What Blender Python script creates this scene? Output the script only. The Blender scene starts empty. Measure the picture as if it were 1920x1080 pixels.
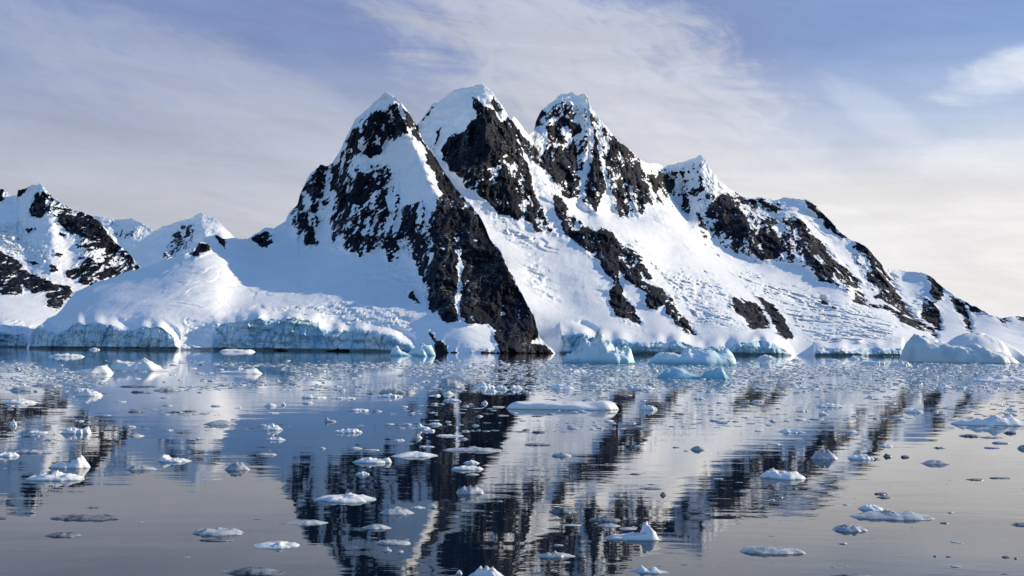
import bpy, math, random
import numpy as np
from mathutils import Vector, Matrix

random.seed(7)
scene = bpy.context.scene
COL = scene.collection
R = math.radians

# ------------------------------------------------------------------ camera
F = 960 / math.tan(R(25.0))          # focal length in photo pixels
CAM_H = 4.0                          # eye height over the water (small boat)
PITCH = math.atan(117.0 / F)
ROLL = R(0.54)
fw = np.array([0, math.cos(PITCH), math.sin(PITCH)])
u0 = np.array([0, -math.sin(PITCH), math.cos(PITCH)])
r0 = np.array([1.0, 0, 0])
rt = r0 * math.cos(ROLL) + u0 * math.sin(ROLL)
up = -r0 * math.sin(ROLL) + u0 * math.cos(ROLL)
cam_data = bpy.data.cameras.new("camera")
cam_data.sensor_width = 36.0
cam_data.lens = 18.0 / math.tan(R(25.0))
cam_data.clip_start = 0.5
cam_data.clip_end = 60000
cam = bpy.data.objects.new("camera", cam_data)
COL.objects.link(cam)
cam.matrix_world = Matrix(((rt[0], up[0], -fw[0], 0), (rt[1], up[1], -fw[1], 0), (rt[2], up[2], -fw[2], CAM_H), (0, 0, 0, 1)))
scene.camera = cam


def ray(px, py):
    px = np.asarray(px, float); py = np.asarray(py, float)
    a = (px - 960) / F; b = (540 - py) / F
    d = fw + a[..., None] * rt + b[..., None] * up
    return d / d[..., 1:2]           # unit step in +Y


def at(px, py, D):
    """the point seen at photo pixel (px, py) at a distance D along +Y"""
    p = ray(px, py) * np.asarray(D, float)[..., None]
    p[..., 2] += CAM_H
    return p


def on_water(px, py, z=0.0):
    d = ray(np.float64(px), np.float64(py))
    D = (CAM_H - z) / -d[2]
    return d[0] * D, D


def shore_py(px, D, z=0.0):
    """photo row where height z stands at distance D in column px"""
    py = np.full_like(np.asarray(px, float), 660.0)
    for _ in range(4):
        zz = ray(px, py)[..., 2] * D + CAM_H
        py = py + (zz - z) * F / D
    return py


# ------------------------------------------------------------------ noise
_rng = np.random.RandomState(11)
_T = _rng.rand(64, 64, 64).astype(np.float32)


def vnoise(p):
    """smooth value noise in 0..1 at points p (n,3)"""
    p = np.asarray(p, np.float32)
    i = np.floor(p).astype(np.int32); f = p - i
    f = f * f * f * (f * (f * 6 - 15) + 10)
    i0 = i & 63; i1 = (i + 1) & 63
    x0, y0, z0 = i0.T; x1, y1, z1 = i1.T
    fx, fy, fz = f.T
    c00 = _T[x0, y0, z0] * (1 - fx) + _T[x1, y0, z0] * fx
    c10 = _T[x0, y1, z0] * (1 - fx) + _T[x1, y1, z0] * fx
    c01 = _T[x0, y0, z1] * (1 - fx) + _T[x1, y0, z1] * fx
    c11 = _T[x0, y1, z1] * (1 - fx) + _T[x1, y1, z1] * fx
    return (c00 * (1 - fy) + c10 * fy) * (1 - fz) + (c01 * (1 - fy) + c11 * fy) * fz


def fbm(p, octaves=4, gain=0.5, ridged=False):
    a, s, t = 1.0, 0.0, 0.0
    q = np.array(p, np.float32)
    for k in range(octaves):
        n = vnoise(q + 17.3 * k)
        if ridged:
            n = 1 - np.abs(2 * n - 1)
        s = s + a * n; t += a; a *= gain
        q = q * 2.03
    return s / t


def cells(u, v, seed=0):
    """2-D cell noise: distance to the nearest cell point, gap to the second, a random value per cell and the offset in it"""
    iu = np.floor(u).astype(np.int32); iv = np.floor(v).astype(np.int32)
    f1 = np.full(u.shape, 9.0); f2 = np.full(u.shape, 9.0); rid = np.zeros(u.shape); ou = np.zeros(u.shape); ov = np.zeros(u.shape)
    for a in (-1, 0, 1):
        for b in (-1, 0, 1):
            cu = iu + a; cv = iv + b
            h1 = _T[cu & 63, cv & 63, seed & 63]; h2 = _T[cu & 63, cv & 63, (seed + 7) & 63]; h3 = _T[cu & 63, cv & 63, (seed + 19) & 63]
            du = cu + h1 - u; dv = cv + h2 - v
            d = np.hypot(du, dv)
            nearer = d < f1
            f2 = np.where(nearer, f1, np.minimum(f2, d))
            rid = np.where(nearer, h3, rid); ou = np.where(nearer, du, ou); ov = np.where(nearer, dv, ov)
            f1 = np.where(nearer, d, f1)
    return f1, f2 - f1, rid, ou, ov


def sstep(a, b, x):
    t = np.clip((x - a) / (b - a), 0, 1)
    return t * t * (3 - 2 * t)


# ------------------------------------------------------------------ tracing
ZO = {0: (0, 0, 1.0), 1: (500, 130, .3148), 2: (900, 150, .3148), 3: (1320, 340, .3148),
      4: (0, 330, .3148), 5: (500, 400, .3148), 6: (900, 400, .3148)}


def Z(k, pts):
    ox, oy, s = ZO[k]
    return [(ox + x * s, oy + y * s) for x, y in pts]


def poly_sd(px, py, poly):
    """signed distance to a polygon in photo pixels, positive inside"""
    P = np.array(poly, float); Q = np.roll(P, -1, 0)
    best = np.full(px.shape, 1e9); inside = np.zeros(px.shape, bool)
    for (ax, ay), (bx, by) in zip(P, Q):
        dx, dy = bx - ax, by - ay
        t = np.clip(((px - ax) * dx + (py - ay) * dy) / (dx * dx + dy * dy + 1e-9), 0, 1)
        best = np.minimum(best, (px - ax - t * dx) ** 2 + (py - ay - t * dy) ** 2)
        if ay != by:
            c = ((ay > py) != (by > py)) & (px < (bx - ax) * (py - ay) / (by - ay) + ax)
            inside ^= c
    d = np.sqrt(best)
    return np.where(inside, d, -d)


def solve_depth(x0, x1, y0, y1, lines, step=4):
    """harmonic surface of inverse distance through the ridge, valley and shore lines"""
    W = None
    for st in (64, 32, 16, 8, 4) if step == 4 else (48, 24, 12, 6, 3):
        nx = int(math.ceil((x1 - x0) / st)) + 1; ny = int(math.ceil((y1 - y0) / st)) + 1
        acc = np.zeros((ny, nx)); cnt = np.zeros((ny, nx))
        for ln in lines:
            for (ax, ay, ad), (bx, by, bd) in zip(ln[:-1], ln[1:]):
                n = max(2, int(math.hypot(bx - ax, by - ay) / st * 2) + 1)
                t = np.linspace(0, 1, n)
                ix = np.rint((ax + (bx - ax) * t - x0) / st).astype(int)
                iy = np.rint((ay + (by - ay) * t - y0) / st).astype(int)
                v = 1 / ad + (1 / bd - 1 / ad) * t
                ok = (ix >= 0) & (ix < nx) & (iy >= 0) & (iy < ny)
                np.add.at(acc, (iy[ok], ix[ok]), v[ok]); np.add.at(cnt, (iy[ok], ix[ok]), 1)
        fix = cnt > 0
        val = np.where(fix, acc / np.maximum(cnt, 1), 0)
        if W is None:
            W = np.full((ny, nx), val[fix].mean())
        else:
            oy, ox = W.shape
            gy = np.clip(np.arange(ny) / 2, 0, oy - 1.001); gx = np.clip(np.arange(nx) / 2, 0, ox - 1.001)
            iy = gy.astype(int); ix = gx.astype(int); ty = (gy - iy)[:, None]; tx = (gx - ix)[None]
            W = (W[iy][:, ix] * (1 - tx) + W[iy][:, ix + 1] * tx) * (1 - ty) + (W[iy + 1][:, ix] * (1 - tx) + W[iy + 1][:, ix + 1] * tx) * ty
        W[fix] = val[fix]
        for _ in range(250):
            Pd = np.pad(W, 1, mode='edge')
            W = .25 * (Pd[:-2, 1:-1] + Pd[2:, 1:-1] + Pd[1:-1, :-2] + Pd[1:-1, 2:])
            W[fix] = val[fix]
    def blur(A, n):
        for _ in range(n):
            Pd = np.pad(A, 1, mode='edge')
            A = .5 * A + .125 * (Pd[:-2, 1:-1] + Pd[2:, 1:-1] + Pd[1:-1, :-2] + Pd[1:-1, 2:])
        return A
    W = blur(W, 5)
    Ws = blur(W, 70)

    def sample(px, py, soft=False):
        A = Ws if soft else W
        gx = np.clip((px - x0) / st, 0, nx - 1.001); gy = np.clip((py - y0) / st, 0, ny - 1.001)
        ix = gx.astype(int); iy = gy.astype(int); tx = gx - ix; ty = gy - iy
        w = (A[iy, ix] * (1 - tx) + A[iy, ix + 1] * tx) * (1 - ty) + (A[iy + 1, ix] * (1 - tx) + A[iy + 1, ix + 1] * tx) * ty
        return 1 / w
    return sample


def mesh_grid(name, P, attrs, mat, parent=None):
    """P (rows, cols, 3): a welded sheet with float point attributes"""
    nr, nc, _ = P.shape
    me = bpy.data.meshes.new(name)
    me.vertices.add(nr * nc)
    me.vertices.foreach_set('co', P.reshape(-1).astype(np.float32))
    i = np.arange(nr * nc).reshape(nr, nc)
    q = np.stack([i[:-1, :-1], i[:-1, 1:], i[1:, 1:], i[1:, :-1]], -1).reshape(-1, 4)
    me.loops.add(q.size); me.loops.foreach_set('vertex_index', q.reshape(-1).astype(np.int32))
    me.polygons.add(len(q))
    me.polygons.foreach_set('loop_start', np.arange(0, q.size, 4, dtype=np.int32))
    me.polygons.foreach_set('use_smooth', np.ones(len(q), bool))
    for k, v in attrs.items():
        a = me.attributes.new(k, 'FLOAT', 'POINT')
        a.data.foreach_set('value', np.ascontiguousarray(v.reshape(-1), np.float32))
    me.update(calc_edges=True)
    me.materials.append(mat)
    o = bpy.data.objects.new(name, me)
    COL.objects.link(o)
    if parent:
        o.parent = parent
    return o


def interp_line(line, x):
    a = np.array(line, float)
    return [np.interp(x, a[:, 0], a[:, k]) for k in range(1, a.shape[1])]


def massif(name, sky, shore, lines, rocks, seracs, cliffs, mat, dx=1.4, rows=300, rough=1.0, seed=0.0, back=1.0, jag=1.0, step=4):
    """sky: (px, py, D) crest; shore: (px, D) foot; rocks: (polygon, density, style); seracs: (polygon, amplitude m); cliffs: list of top lines"""
    xs = np.arange(sky[0][0], sky[-1][0] + .01, dx)
    ytop, dtop = interp_line(sky, xs)
    dsh, = interp_line(shore, xs)
    ybot = shore_py(xs, dsh, -1.5)
    # fine crest jitter
    jit = (fbm(np.stack([xs / 9 + seed, xs * 0, xs * 0], -1), 3) - .5) * 5 * jag
    ytop = np.minimum(ytop + jit, ybot - .3)
    allx = np.linspace(sky[0][0], sky[-1][0], 300)
    sl = list(zip(allx, np.interp(allx, xs, ytop), np.interp(allx, xs, dtop)))
    fl = list(zip(allx, np.interp(allx, xs, ybot), np.interp(allx, xs, dsh)))
    cl = []
    for c in cliffs:
        c = np.array(c, float)
        cx = np.arange(c[0, 0], c[-1, 0], 3.0)
        cy = np.interp(cx, c[:, 0], c[:, 1]) + (fbm(np.stack([cx / 17 + 5.5, cx * 0, cx * 0], -1), 4) - .5) * 13
        cd = np.interp(cx, xs, dsh)
        cl.append((cx, cy, cd))
        lines = lines + [list(zip(cx, cy, cd + 3)), list(zip(cx, cy - 9, cd + 60))]
    S = solve_depth(sky[0][0] - 8, sky[-1][0] + 8, min(ytop) - 8, max(ybot) + 8, lines + [sl, fl], step)
    t = np.linspace(0, 1, rows)[:, None]
    PX = np.broadcast_to(xs, (rows, len(xs))).copy()
    PY = ybot + (ytop - ybot) * t
    D = S(PX.ravel(), PY.ravel()); px = PX.ravel(); py = PY.ravel()
    P0 = at(px, py, D)
    U = P0 / 1.0
    # --- rock
    zone = np.full(len(px), -9.0); rsoft = np.zeros(len(px))
    n_edge = fbm(U / np.array([22, 22, 22]) + seed, 5, .6) - .5
    # patch noise: couloirs fall steeply, ledges climb to the right
    xz = np.stack([U[:, 0], U[:, 1] * .4, U[:, 2]], -1)
    rotd = np.stack([(xz[:, 0] * .78 + xz[:, 2] * .62), xz[:, 1], (-xz[:, 0] * .62 + xz[:, 2] * .78)], -1)
    wob = (fbm(U / 30 + 4, 3) - .5)[:, None] * 22
    n_led = fbm((rotd + wob) / np.array([24, 30, 6.5]) + 3 + seed, 5, .65)
    n_fal = fbm((xz + wob) / np.array([9, 40, 42]) + 9 + seed, 5, .65)
    n_pat = fbm(U / np.array([13, 13, 13]) + 21 + seed, 5, .7)
    n_low = fbm(U / np.array([42, 42, 42]) + 31 + seed, 3, .5)
    n_fin = fbm((rotd + wob * .4) / np.array([9, 9, 3.6]) + 51 + seed, 3, .7)
    mix = 0
    for nn, ww in ((n_led, .34), (n_fal, .25), (n_pat, .28), (n_low, .18), (n_fin, .34)):
        mix = mix + ww * (nn - nn.mean()) / (nn.std() + 1e-6)
    mix = (mix - mix.mean()) / (mix.std() + 1e-6)
    for poly, dens, *_ in rocks:
        a = np.array(poly); m = 14
        sel = np.nonzero((px > a[:, 0].min() - m) & (px < a[:, 0].max() + m) & (py > a[:, 1].min() - m) & (py < a[:, 1].max() + m))[0]
        if not len(sel):
            continue
        sd = poly_sd(px[sel], py[sel], poly) + 16 * n_edge[sel]
        edge = sstep(-1.2, 1.2, sd)
        thr = {1: 2.0, .95: 1.2, .9: 1.0, .85: .8, .8: .62, .75: .48, .7: .34, .65: .2, .6: .08, .55: 0, .5: -.12, .45: -.3, .4: -.45, .35: -.65, .25: -1.0}[dens]
        # the share of rock falls off towards the rim of each patch
        thr = thr - .3 * sstep(5, 0, sd) + (.22 if dens >= .8 else -.12 if dens >= .55 else -.42)
        e = np.where(edge > .02, thr - 4 * (1 - edge), -9.0)
        zone[sel] = np.maximum(zone[sel], e)
        rsoft[sel] = np.maximum(rsoft[sel], sstep(-8, 8, sd) * (.45 + .55 * dens))
    # --- ice cliffs and seracs
    ice = np.zeros(len(px)); ser = np.zeros(len(px)); cliffm = np.zeros(len(px)); near_cliff = np.zeros(len(px))
    for cx, cy, cd in cl:
        top = np.interp(px, cx, cy, left=-1, right=-1)
        e = sstep(cx[0] - 4, cx[0] + 4, px) * sstep(cx[-1] + 4, cx[-1] - 4, px)
        cliffm = np.maximum(cliffm, (top > 0) * sstep(-1.5, 2, py - top) * e)
        near_cliff = np.maximum(near_cliff, (top > 0) * sstep(-26, -12, py - top) * e)
    for poly, amp in seracs:
        sd = poly_sd(px, py, poly)
        ser = np.maximum(ser, amp * sstep(-12, 18, sd + 30 * n_edge))
    ice = np.maximum(ice, cliffm)
    snow = 1 - rsoft
    # --- open snow is rounded off
    sf = (1 - rsoft) * sstep(330, 200, U[:, 2]) * (1 - near_cliff)
    D = D * (1 - sf) + S(px, py, True) * sf
    # --- relief along the line of sight (metres)
    big = (fbm(U / 190 + seed, 3) - .5) * 42 * rough
    mid = (fbm(U / np.array([60, 60, 34]) + 40 + seed, 5, .48) - .5) * (13 + 11 * sstep(120, 350, U[:, 2])) * rough * (1 - cliffm)
    flut = (fbm((xz + wob * .5) / np.array([8, 60, 60]) + 60, 3) - .5) * 4.0 * rough * (.3 + sstep(120, 420, U[:, 2])) * (1 - cliffm)
    mid += (fbm(U / np.array([16, 22, 9]) + 140 + seed, 3) - .5) * (1.2 + 3.3 * sstep(150, 380, U[:, 2])) * rough * (1 - cliffm) * (1 - rsoft)
    # glacier scarps: low steps that run across the slope and come and go
    fld = U[:, 2] / 30 + U[:, 0] / 160 + (fbm(U / np.array([90, 120, 60]) + 150 + seed, 4) - .5) * 5
    scarp = (fld - np.floor(fld))
    pm = sstep(.5, .66, fbm(U / np.array([120, 120, 60]) + 160 + seed, 4))
    mid += (np.where(scarp < .72, scarp / .72, 1 - sstep(.72, 1, scarp)) - .5) * 6.5 * (.35 + .65 * sstep(90, 220, U[:, 2])) * pm * (1 - rsoft) * (1 - cliffm) * rough
    warp = (fbm(U / 40 + 66, 3) - .5)[:, None] * np.array([26, 0, 10])
    rib = fbm((xz + warp) / np.array([15, 50, 85]) + 74 + seed, 4, .6, True)
    rr = (fbm(xz / np.array([48, 48, 75]) + 70 + seed, 6, .55, True) - .55) * -60 * rsoft
    rr += (rib - .55) * -26 * rsoft
    rr += (fbm((rotd + warp) / np.array([40, 30, 7]) + 80, 4, .6) - .5) * 15 * rsoft
    rib = -rib
    fade = sstep(0, .05, (t * np.ones_like(PX)).ravel())
    # broken ice: blocks that lean and settle by different amounts, with gaps between
    sw = (fbm(U / 26 + 90, 3) - .5) * 1.6
    f1, gap, rid, ou, ov = cells(U[:, 0] / 17 + sw + seed, U[:, 2] / 7.5 + U[:, 1] / 60 + sw, 3)
    f1b, gapb, ridb, oub, ovb = cells(U[:, 0] / 6.5 - sw, U[:, 2] / 3.6 + U[:, 1] / 30 + sw, 21)
    crack = sstep(.22, .02, gap)
    sb = crack
    sel_n = sstep(.38, .55, fbm(U / 45 + 97, 3))
    bil = fbm(np.stack([U[:, 0] / 20 + sw, U[:, 1] / 40, U[:, 2] / 8.5 + U[:, 0] / 60], -1) + 133, 5, .58, True)
    sr = ser * ((.6 - bil) * 4.6 + (rid - .5) * .5 + ov * (rid - .3) * .6 + oub * (ridb - .4) * .4 + crack * .15) * (.45 + .55 * sel_n)
    c1, cg, cr, cou, cov = cells(U[:, 0] / 15 + sw * .6, U[:, 2] / 48 + sw * .5 + U[:, 0] / 90, 33)
    c2, cg2, cr2, cou2, cov2 = cells(U[:, 0] / 6 - sw, U[:, 2] / 11 + sw * 1.4, 41)
    pil = fbm(np.stack([U[:, 0] / 21 + sw * .5, U[:, 1] / 60, U[:, 2] / 75 + sw * .3], -1) + 121, 4, .6, True)
    cv = cliffm * ((pil - .6) * -14 + (cr2 - .5) * 2.2 + cou2 * (cr2 - .5) * 2.5 + cov2 * (cr2 - .4) * 2)
    cv += cliffm * ((cr - .5) * 4.5 + cou * (cr - .5) * 5 + sstep(.09, 0, cg) * 2.5)
    cv += cliffm * ((fbm(U / np.array([26, 26, 13]) + 115, 5, .6) - .5) * 17 + (fbm(np.stack([U[:, 0] / 120, U[:, 1] / 120, U[:, 2] / 5.5 + U[:, 0] / 70], -1) + 125, 2) - .5) * 6)
    cv *= .68
    cv += cliffm * sstep(4.5, 1.0, U[:, 2]) * 7          # the sea has eaten a notch along the waterline
    disp = (big + mid + flut + rr) * fade * (1 - .85 * cliffm) + sr * fade + cv * (.35 + .65 * fade)
    D2 = D + disp
    P = at(px, py, D2).reshape(rows, len(xs), 3)
    # snow lies where the ground is less steep and in the hollows
    du = np.gradient(P, axis=1); dv = np.gradient(P, axis=0)
    nrm = np.cross(du, dv); nrm /= np.linalg.norm(nrm, axis=2, keepdims=True) + 1e-9
    upz = np.abs(nrm[..., 2]).ravel()
    upz = np.clip((upz - upz.mean()) / (upz.std() + 1e-6), -1.6, 1.6)
    mix = mix * .75 + .5 * upz + .8 * (rib - rib.mean()) / (rib.std() + 1e-6)
    mix = mix / 1.2
    rock = np.clip(.5 + (zone - mix) * .8, 0, 1)
    ice = np.maximum(ice, sstep(1, 6, ser) * np.maximum(sstep(.62, .9, bil) * .3, crack * .15 * sel_n))
    # --- the far side falls away behind the crest
    nb = 7
    crest = P[-1]
    backs = []
    for k in range(1, nb + 1):
        b = crest.copy(); s = (k / nb)
        b[:, 2] = crest[:, 2] * (1 - s) - 3 * s
        b[:, 1] = crest[:, 1] + crest[:, 2] * s * back + 8 * (k > 0)
        n = fbm(np.stack([b[:, 0] / 60, b[:, 1] / 60, b[:, 2] / 60], -1) + 3, 3) - .5
        b[:, 1] += n * 30 * s
        backs.append(b)
    low = P[0].copy(); low[:, 2] = -6
    PP = np.concatenate([low[None], P, np.array(backs)], 0)
    def ext(v):
        v = v.reshape(rows, len(xs))
        return np.concatenate([v[:1], v, np.repeat(v[-1:], nb, 0)], 0)
    o = mesh_grid(name, PP, {'rock': ext(rock), 'ice': ext(ice), 'serac': ext(ser / 10)}, mat)
    o['kind'] = 'structure'
    return o
# ------------------------------------------------------------------ materials
def new_mat(name):
    m = bpy.data.materials.new(name); m.use_nodes = True
    nt = m.node_tree; nt.nodes.clear()
    out = nt.nodes.new('ShaderNodeOutputMaterial')
    b = nt.nodes.new('ShaderNodeBsdfPrincipled')
    nt.links.new(b.outputs[0], out.inputs[0])
    return m, nt, b


def nd(nt, kind, **kw):
    n = nt.nodes.new('ShaderNode' + kind)
    for k, v in kw.items():
        if k.startswith('i_'):
            key = k[2:]
            n.inputs[int(key) if key.isdigit() else key].default_value = v
        else:
            setattr(n, k, v)
    return n


def noise_node(nt, scale, detail=4, rough=.55, vec=None, dist=0.0):
    n = nd(nt, 'TexNoise', i_Scale=scale, i_Detail=detail, i_Roughness=rough, i_Distortion=dist)
    if vec is not None:
        nt.links.new(vec, n.inputs['Vector'])
    return n


def mixc(nt, fac, a, b):
    m = nd(nt, 'Mix', data_type='RGBA')
    for sock, v in ((0, fac), (6, a), (7, b)):
        if hasattr(v, 'links'):
            nt.links.new(v, m.inputs[sock])
        else:
            m.inputs[sock].default_value = v
    return m.outputs[2]


def math_n(nt, op, a, b=None, c=None):
    m = nd(nt, 'Math', operation=op)
    for k, v in enumerate((a, b, c)):
        if v is None:
            continue
        if hasattr(v, 'links'):
            nt.links.new(v, m.inputs[k])
        else:
            m.inputs[k].default_value = v
    return m.outputs[0]


def maprange(nt, v, a, b, c=0.0, d=1.0, smooth=True):
    m = nd(nt, 'MapRange', clamp=True)
    if smooth:
        m.interpolation_type = 'SMOOTHSTEP'
    nt.links.new(v, m.inputs[0])
    for k, x in enumerate((a, b, c, d)):
        m.inputs[k + 1].default_value = x
    return m.outputs[0]


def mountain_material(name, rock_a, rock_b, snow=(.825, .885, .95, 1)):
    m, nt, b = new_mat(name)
    geo = nd(nt, 'NewGeometry').outputs['Position']
    rock = nd(nt, 'Attribute', attribute_name='rock').outputs['Fac']
    ice = nd(nt, 'Attribute', attribute_name='ice').outputs['Fac']
    mpf = nd(nt, 'Mapping'); mpf.inputs['Rotation'].default_value = (0, R(38), 0); mpf.inputs['Scale'].default_value = (.7, .7, 1.8)
    nt.links.new(geo, mpf.inputs[0])
    fine = noise_node(nt, .22, 9, .74, mpf.outputs[0])
    v = math_n(nt, 'ADD', rock, math_n(nt, 'MULTIPLY', math_n(nt, 'SUBTRACT', fine.outputs[0], .5), .9))
    rf = maprange(nt, v, .40, .60)
    rn = noise_node(nt, .03, 6, .6, geo)
    rn2 = noise_node(nt, .011, 3, .5, geo)
    rc = mixc(nt, maprange(nt, rn.outputs[0], .3, .7), rock_a, rock_b)
    rc = mixc(nt, maprange(nt, rn2.outputs[0], .45, .7, 0, .7), rc, (.0062, .0073, .0118, 1))
    # powder snow caught on the small ledges of the rock
    mpd = nd(nt, 'Mapping'); mpd.inputs['Rotation'].default_value = (0, R(-34), 0); mpd.inputs['Scale'].default_value = (.45, .6, 2.0)
    nt.links.new(geo, mpd.inputs[0])
    du = noise_node(nt, .20, 8, .72, mpd.outputs[0], .5)
    dl = noise_node(nt, .016, 3, .5, geo)
    df = math_n(nt, 'ADD', du.outputs[0], math_n(nt, 'MULTIPLY', math_n(nt, 'SUBTRACT', dl.outputs[0], .5), .45))
    rc = mixc(nt, maprange(nt, df, .57, .70, 0, .30), rc, (.55, .60, .68, 1))
    # streaked blue ice
    mp = nd(nt, 'Mapping'); mp.inputs['Scale'].default_value = (1, 1, .35)
    nt.links.new(geo, mp.inputs[0])
    inz = noise_node(nt, .045, 5, .6, mp.outputs[0], .6)
    ic = mixc(nt, maprange(nt, inz.outputs[0], .34, .66), (.33, .57, .75, 1), (.74, .84, .92, 1))
    dirt = noise_node(nt, .07, 6, .6, mp.outputs[0])
    ic = mixc(nt, maprange(nt, dirt.outputs[0], .58, .72, 0, .55), ic, (.33, .33, .33, 1))
    # deep blue cracks and a wet dark foot
    wv = nd(nt, 'VectorMath', operation='MULTIPLY_ADD'); nt.links.new(dirt.outputs['Color'], wv.inputs[0]); wv.inputs[1].default_value = (14, 14, 6); nt.links.new(mp.outputs[0], wv.inputs[2])
    vo = nd(nt, 'TexVoronoi', feature='DISTANCE_TO_EDGE', i_Scale=.055); nt.links.new(wv.outputs[0], vo.inputs['Vector'])
    ic = mixc(nt, maprange(nt, vo.outputs['Distance'], .0, .07, .75, 0), ic, (.10, .30, .47, 1))
    sz = nd(nt, 'SeparateXYZ'); nt.links.new(geo, sz.inputs[0])
    ic = mixc(nt, maprange(nt, math_n(nt, 'SUBTRACT', sz.outputs[2], math_n(nt, 'MULTIPLY', inz.outputs[0], 5.0)), -1.0, 1.5, .8, 0), ic, (.05, .085, .11, 1))
    sn = noise_node(nt, .02, 4, .5, geo)
    sc = mixc(nt, sn.outputs[0], snow, (.775, .84, .925, 1))
    c = mixc(nt, ice, sc, ic)
    c = mixc(nt, rf, c, rc)
    nt.links.new(c, b.inputs['Base Color'])
    ro = nd(nt, 'Mix'); nt.links.new(rf, ro.inputs[0]); ro.inputs[2].default_value = .6; ro.inputs[3].default_value = .8
    nt.links.new(ro.outputs[0], b.inputs['Roughness'])
    b.inputs['Specular IOR Level'].default_value = .15
    bn = noise_node(nt, .22, 9, .68, geo)
    bs = nd(nt, 'Mix'); nt.links.new(rf, bs.inputs[0]); bs.inputs[2].default_value = .8; bs.inputs[3].default_value = 2.0
    bp = nd(nt, 'Bump', i_Strength=.7); nt.links.new(bs.outputs[0], bp.inputs['Distance']); nt.links.new(bn.outputs[0], bp.inputs['Height'])
    nt.links.new(bp.outputs[0], b.inputs['Normal'])
    return m


M_MAIN = mountain_material('snow_and_dark_rock', (.0025, .0048, .012, 1), (.0072, .0115, .0255, 1))
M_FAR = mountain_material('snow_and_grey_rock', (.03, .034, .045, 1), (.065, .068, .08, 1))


def water_material():
    m, nt, b = new_mat('calm_sea_water')
    geo = nd(nt, 'NewGeometry').outputs['Position']
    b.inputs['Base Color'].default_value = (.004, .011, .025, 1)
    b.inputs['Roughness'].default_value = .015
    b.inputs['IOR'].default_value = 1.333
    mp = nd(nt, 'Mapping'); mp.inputs['Scale'].default_value = (.42, 1, 1)
    nt.links.new(geo, mp.inputs[0])
    a = noise_node(nt, 1.9, 3, .5, mp.outputs[0], .3)
    c = noise_node(nt, .32, 2, .5, mp.outputs[0])
    big = noise_node(nt, .045, 3, .5, mp.outputs[0])
    amp = maprange(nt, big.outputs[0], .36, .64, .12, 1.1)
    h = math_n(nt, 'ADD', math_n(nt, 'MULTIPLY', math_n(nt, 'MULTIPLY', a.outputs[0], amp), .0036), math_n(nt, 'MULTIPLY', c.outputs[0], .013))
    bp = nd(nt, 'Bump', i_Strength=1.0, i_Distance=1.0); nt.links.new(h, bp.inputs['Height'])
    nt.links.new(bp.outputs[0], b.inputs['Normal'])
    return m


M_WATER = water_material()
# ------------------------------------------------------------------ water
def flat_sheet(name, x0, x1, y0, y1, mat):
    P = np.array([[(x0, y0, 0), (x1, y0, 0)], [(x0, y1, 0), (x1, y1, 0)]], float)
    o = mesh_grid(name, P, {}, mat)
    return o


sea = flat_sheet('sea_water', -16000, 16000, -400, 24000, M_WATER)
sea['kind'] = 'structure'

# ------------------------------------------------------------------ front mountain with its snow dome
def withD(pts, ds):
    """give traced pixels distances, spread evenly along the line"""
    n = len(pts); q = np.linspace(0, len(ds) - 1, n)
    return [(x, y, float(np.interp(k, range(len(ds)), ds))) for (x, y), k in zip(pts, q)]


sky1 = ([(50, 652, 1645), (55, 640, 1655), (62, 618, 1670), (88, 599, 1730), (104, 591, 1780), (116, 579, 1820), (142, 547, 1900), (176, 531, 1930), (220, 516, 1940), (261, 503, 1945), (302, 490, 1945),
         (334, 479, 1920), (356, 473, 1930), (364, 460, 1940), (381, 450, 1960), (393, 442, 1990), (406, 440, 2000), (419, 448, 2010), (434, 447, 2060), (463, 449, 2100), (482, 437, 2110), (497, 426, 2110), (513, 429, 2150),
         (536, 413, 2180), (541, 401, 2190), (558, 385, 2200), (563, 363, 2205), (569, 350, 2210), (582, 325, 2220), (601, 309, 2230), (616, 310, 2240), (623, 305, 2240), (635, 287, 2230), (645, 265, 2225),
         (656, 243, 2215), (667, 224, 2205), (683, 209, 2190), (701, 193, 2175), (714, 180, 2160), (724, 172, 2150), (736, 179, 2148), (749, 188, 2146), (758, 201, 2145), (771, 218, 2143), (780, 232, 2141),
         (793, 262, 2133), (805, 281, 2125), (815, 294, 2118), (827, 313, 2105), (840, 331, 2090), (853, 350, 2070), (878, 379, 2025), (897, 401, 1985), (909, 423, 1950), (919, 450, 1910), (938, 469, 1860),
         (950, 497, 1800), (966, 526, 1735), (985, 564, 1690), (1000, 589, 1650), (1007, 614, 1620), (1012, 634, 1600), (1022, 645, 1585), (1043, 661, 1572)])
shore1 = [(50, 1640), (120, 1590), (230, 1530), (330, 1490), (380, 1500), (420, 1545), (460, 1530), (560, 1540), (700, 1530), (790, 1480), (850, 1425), (920, 1412), (960, 1450), (1000, 1530), (1043, 1570)]
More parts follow.
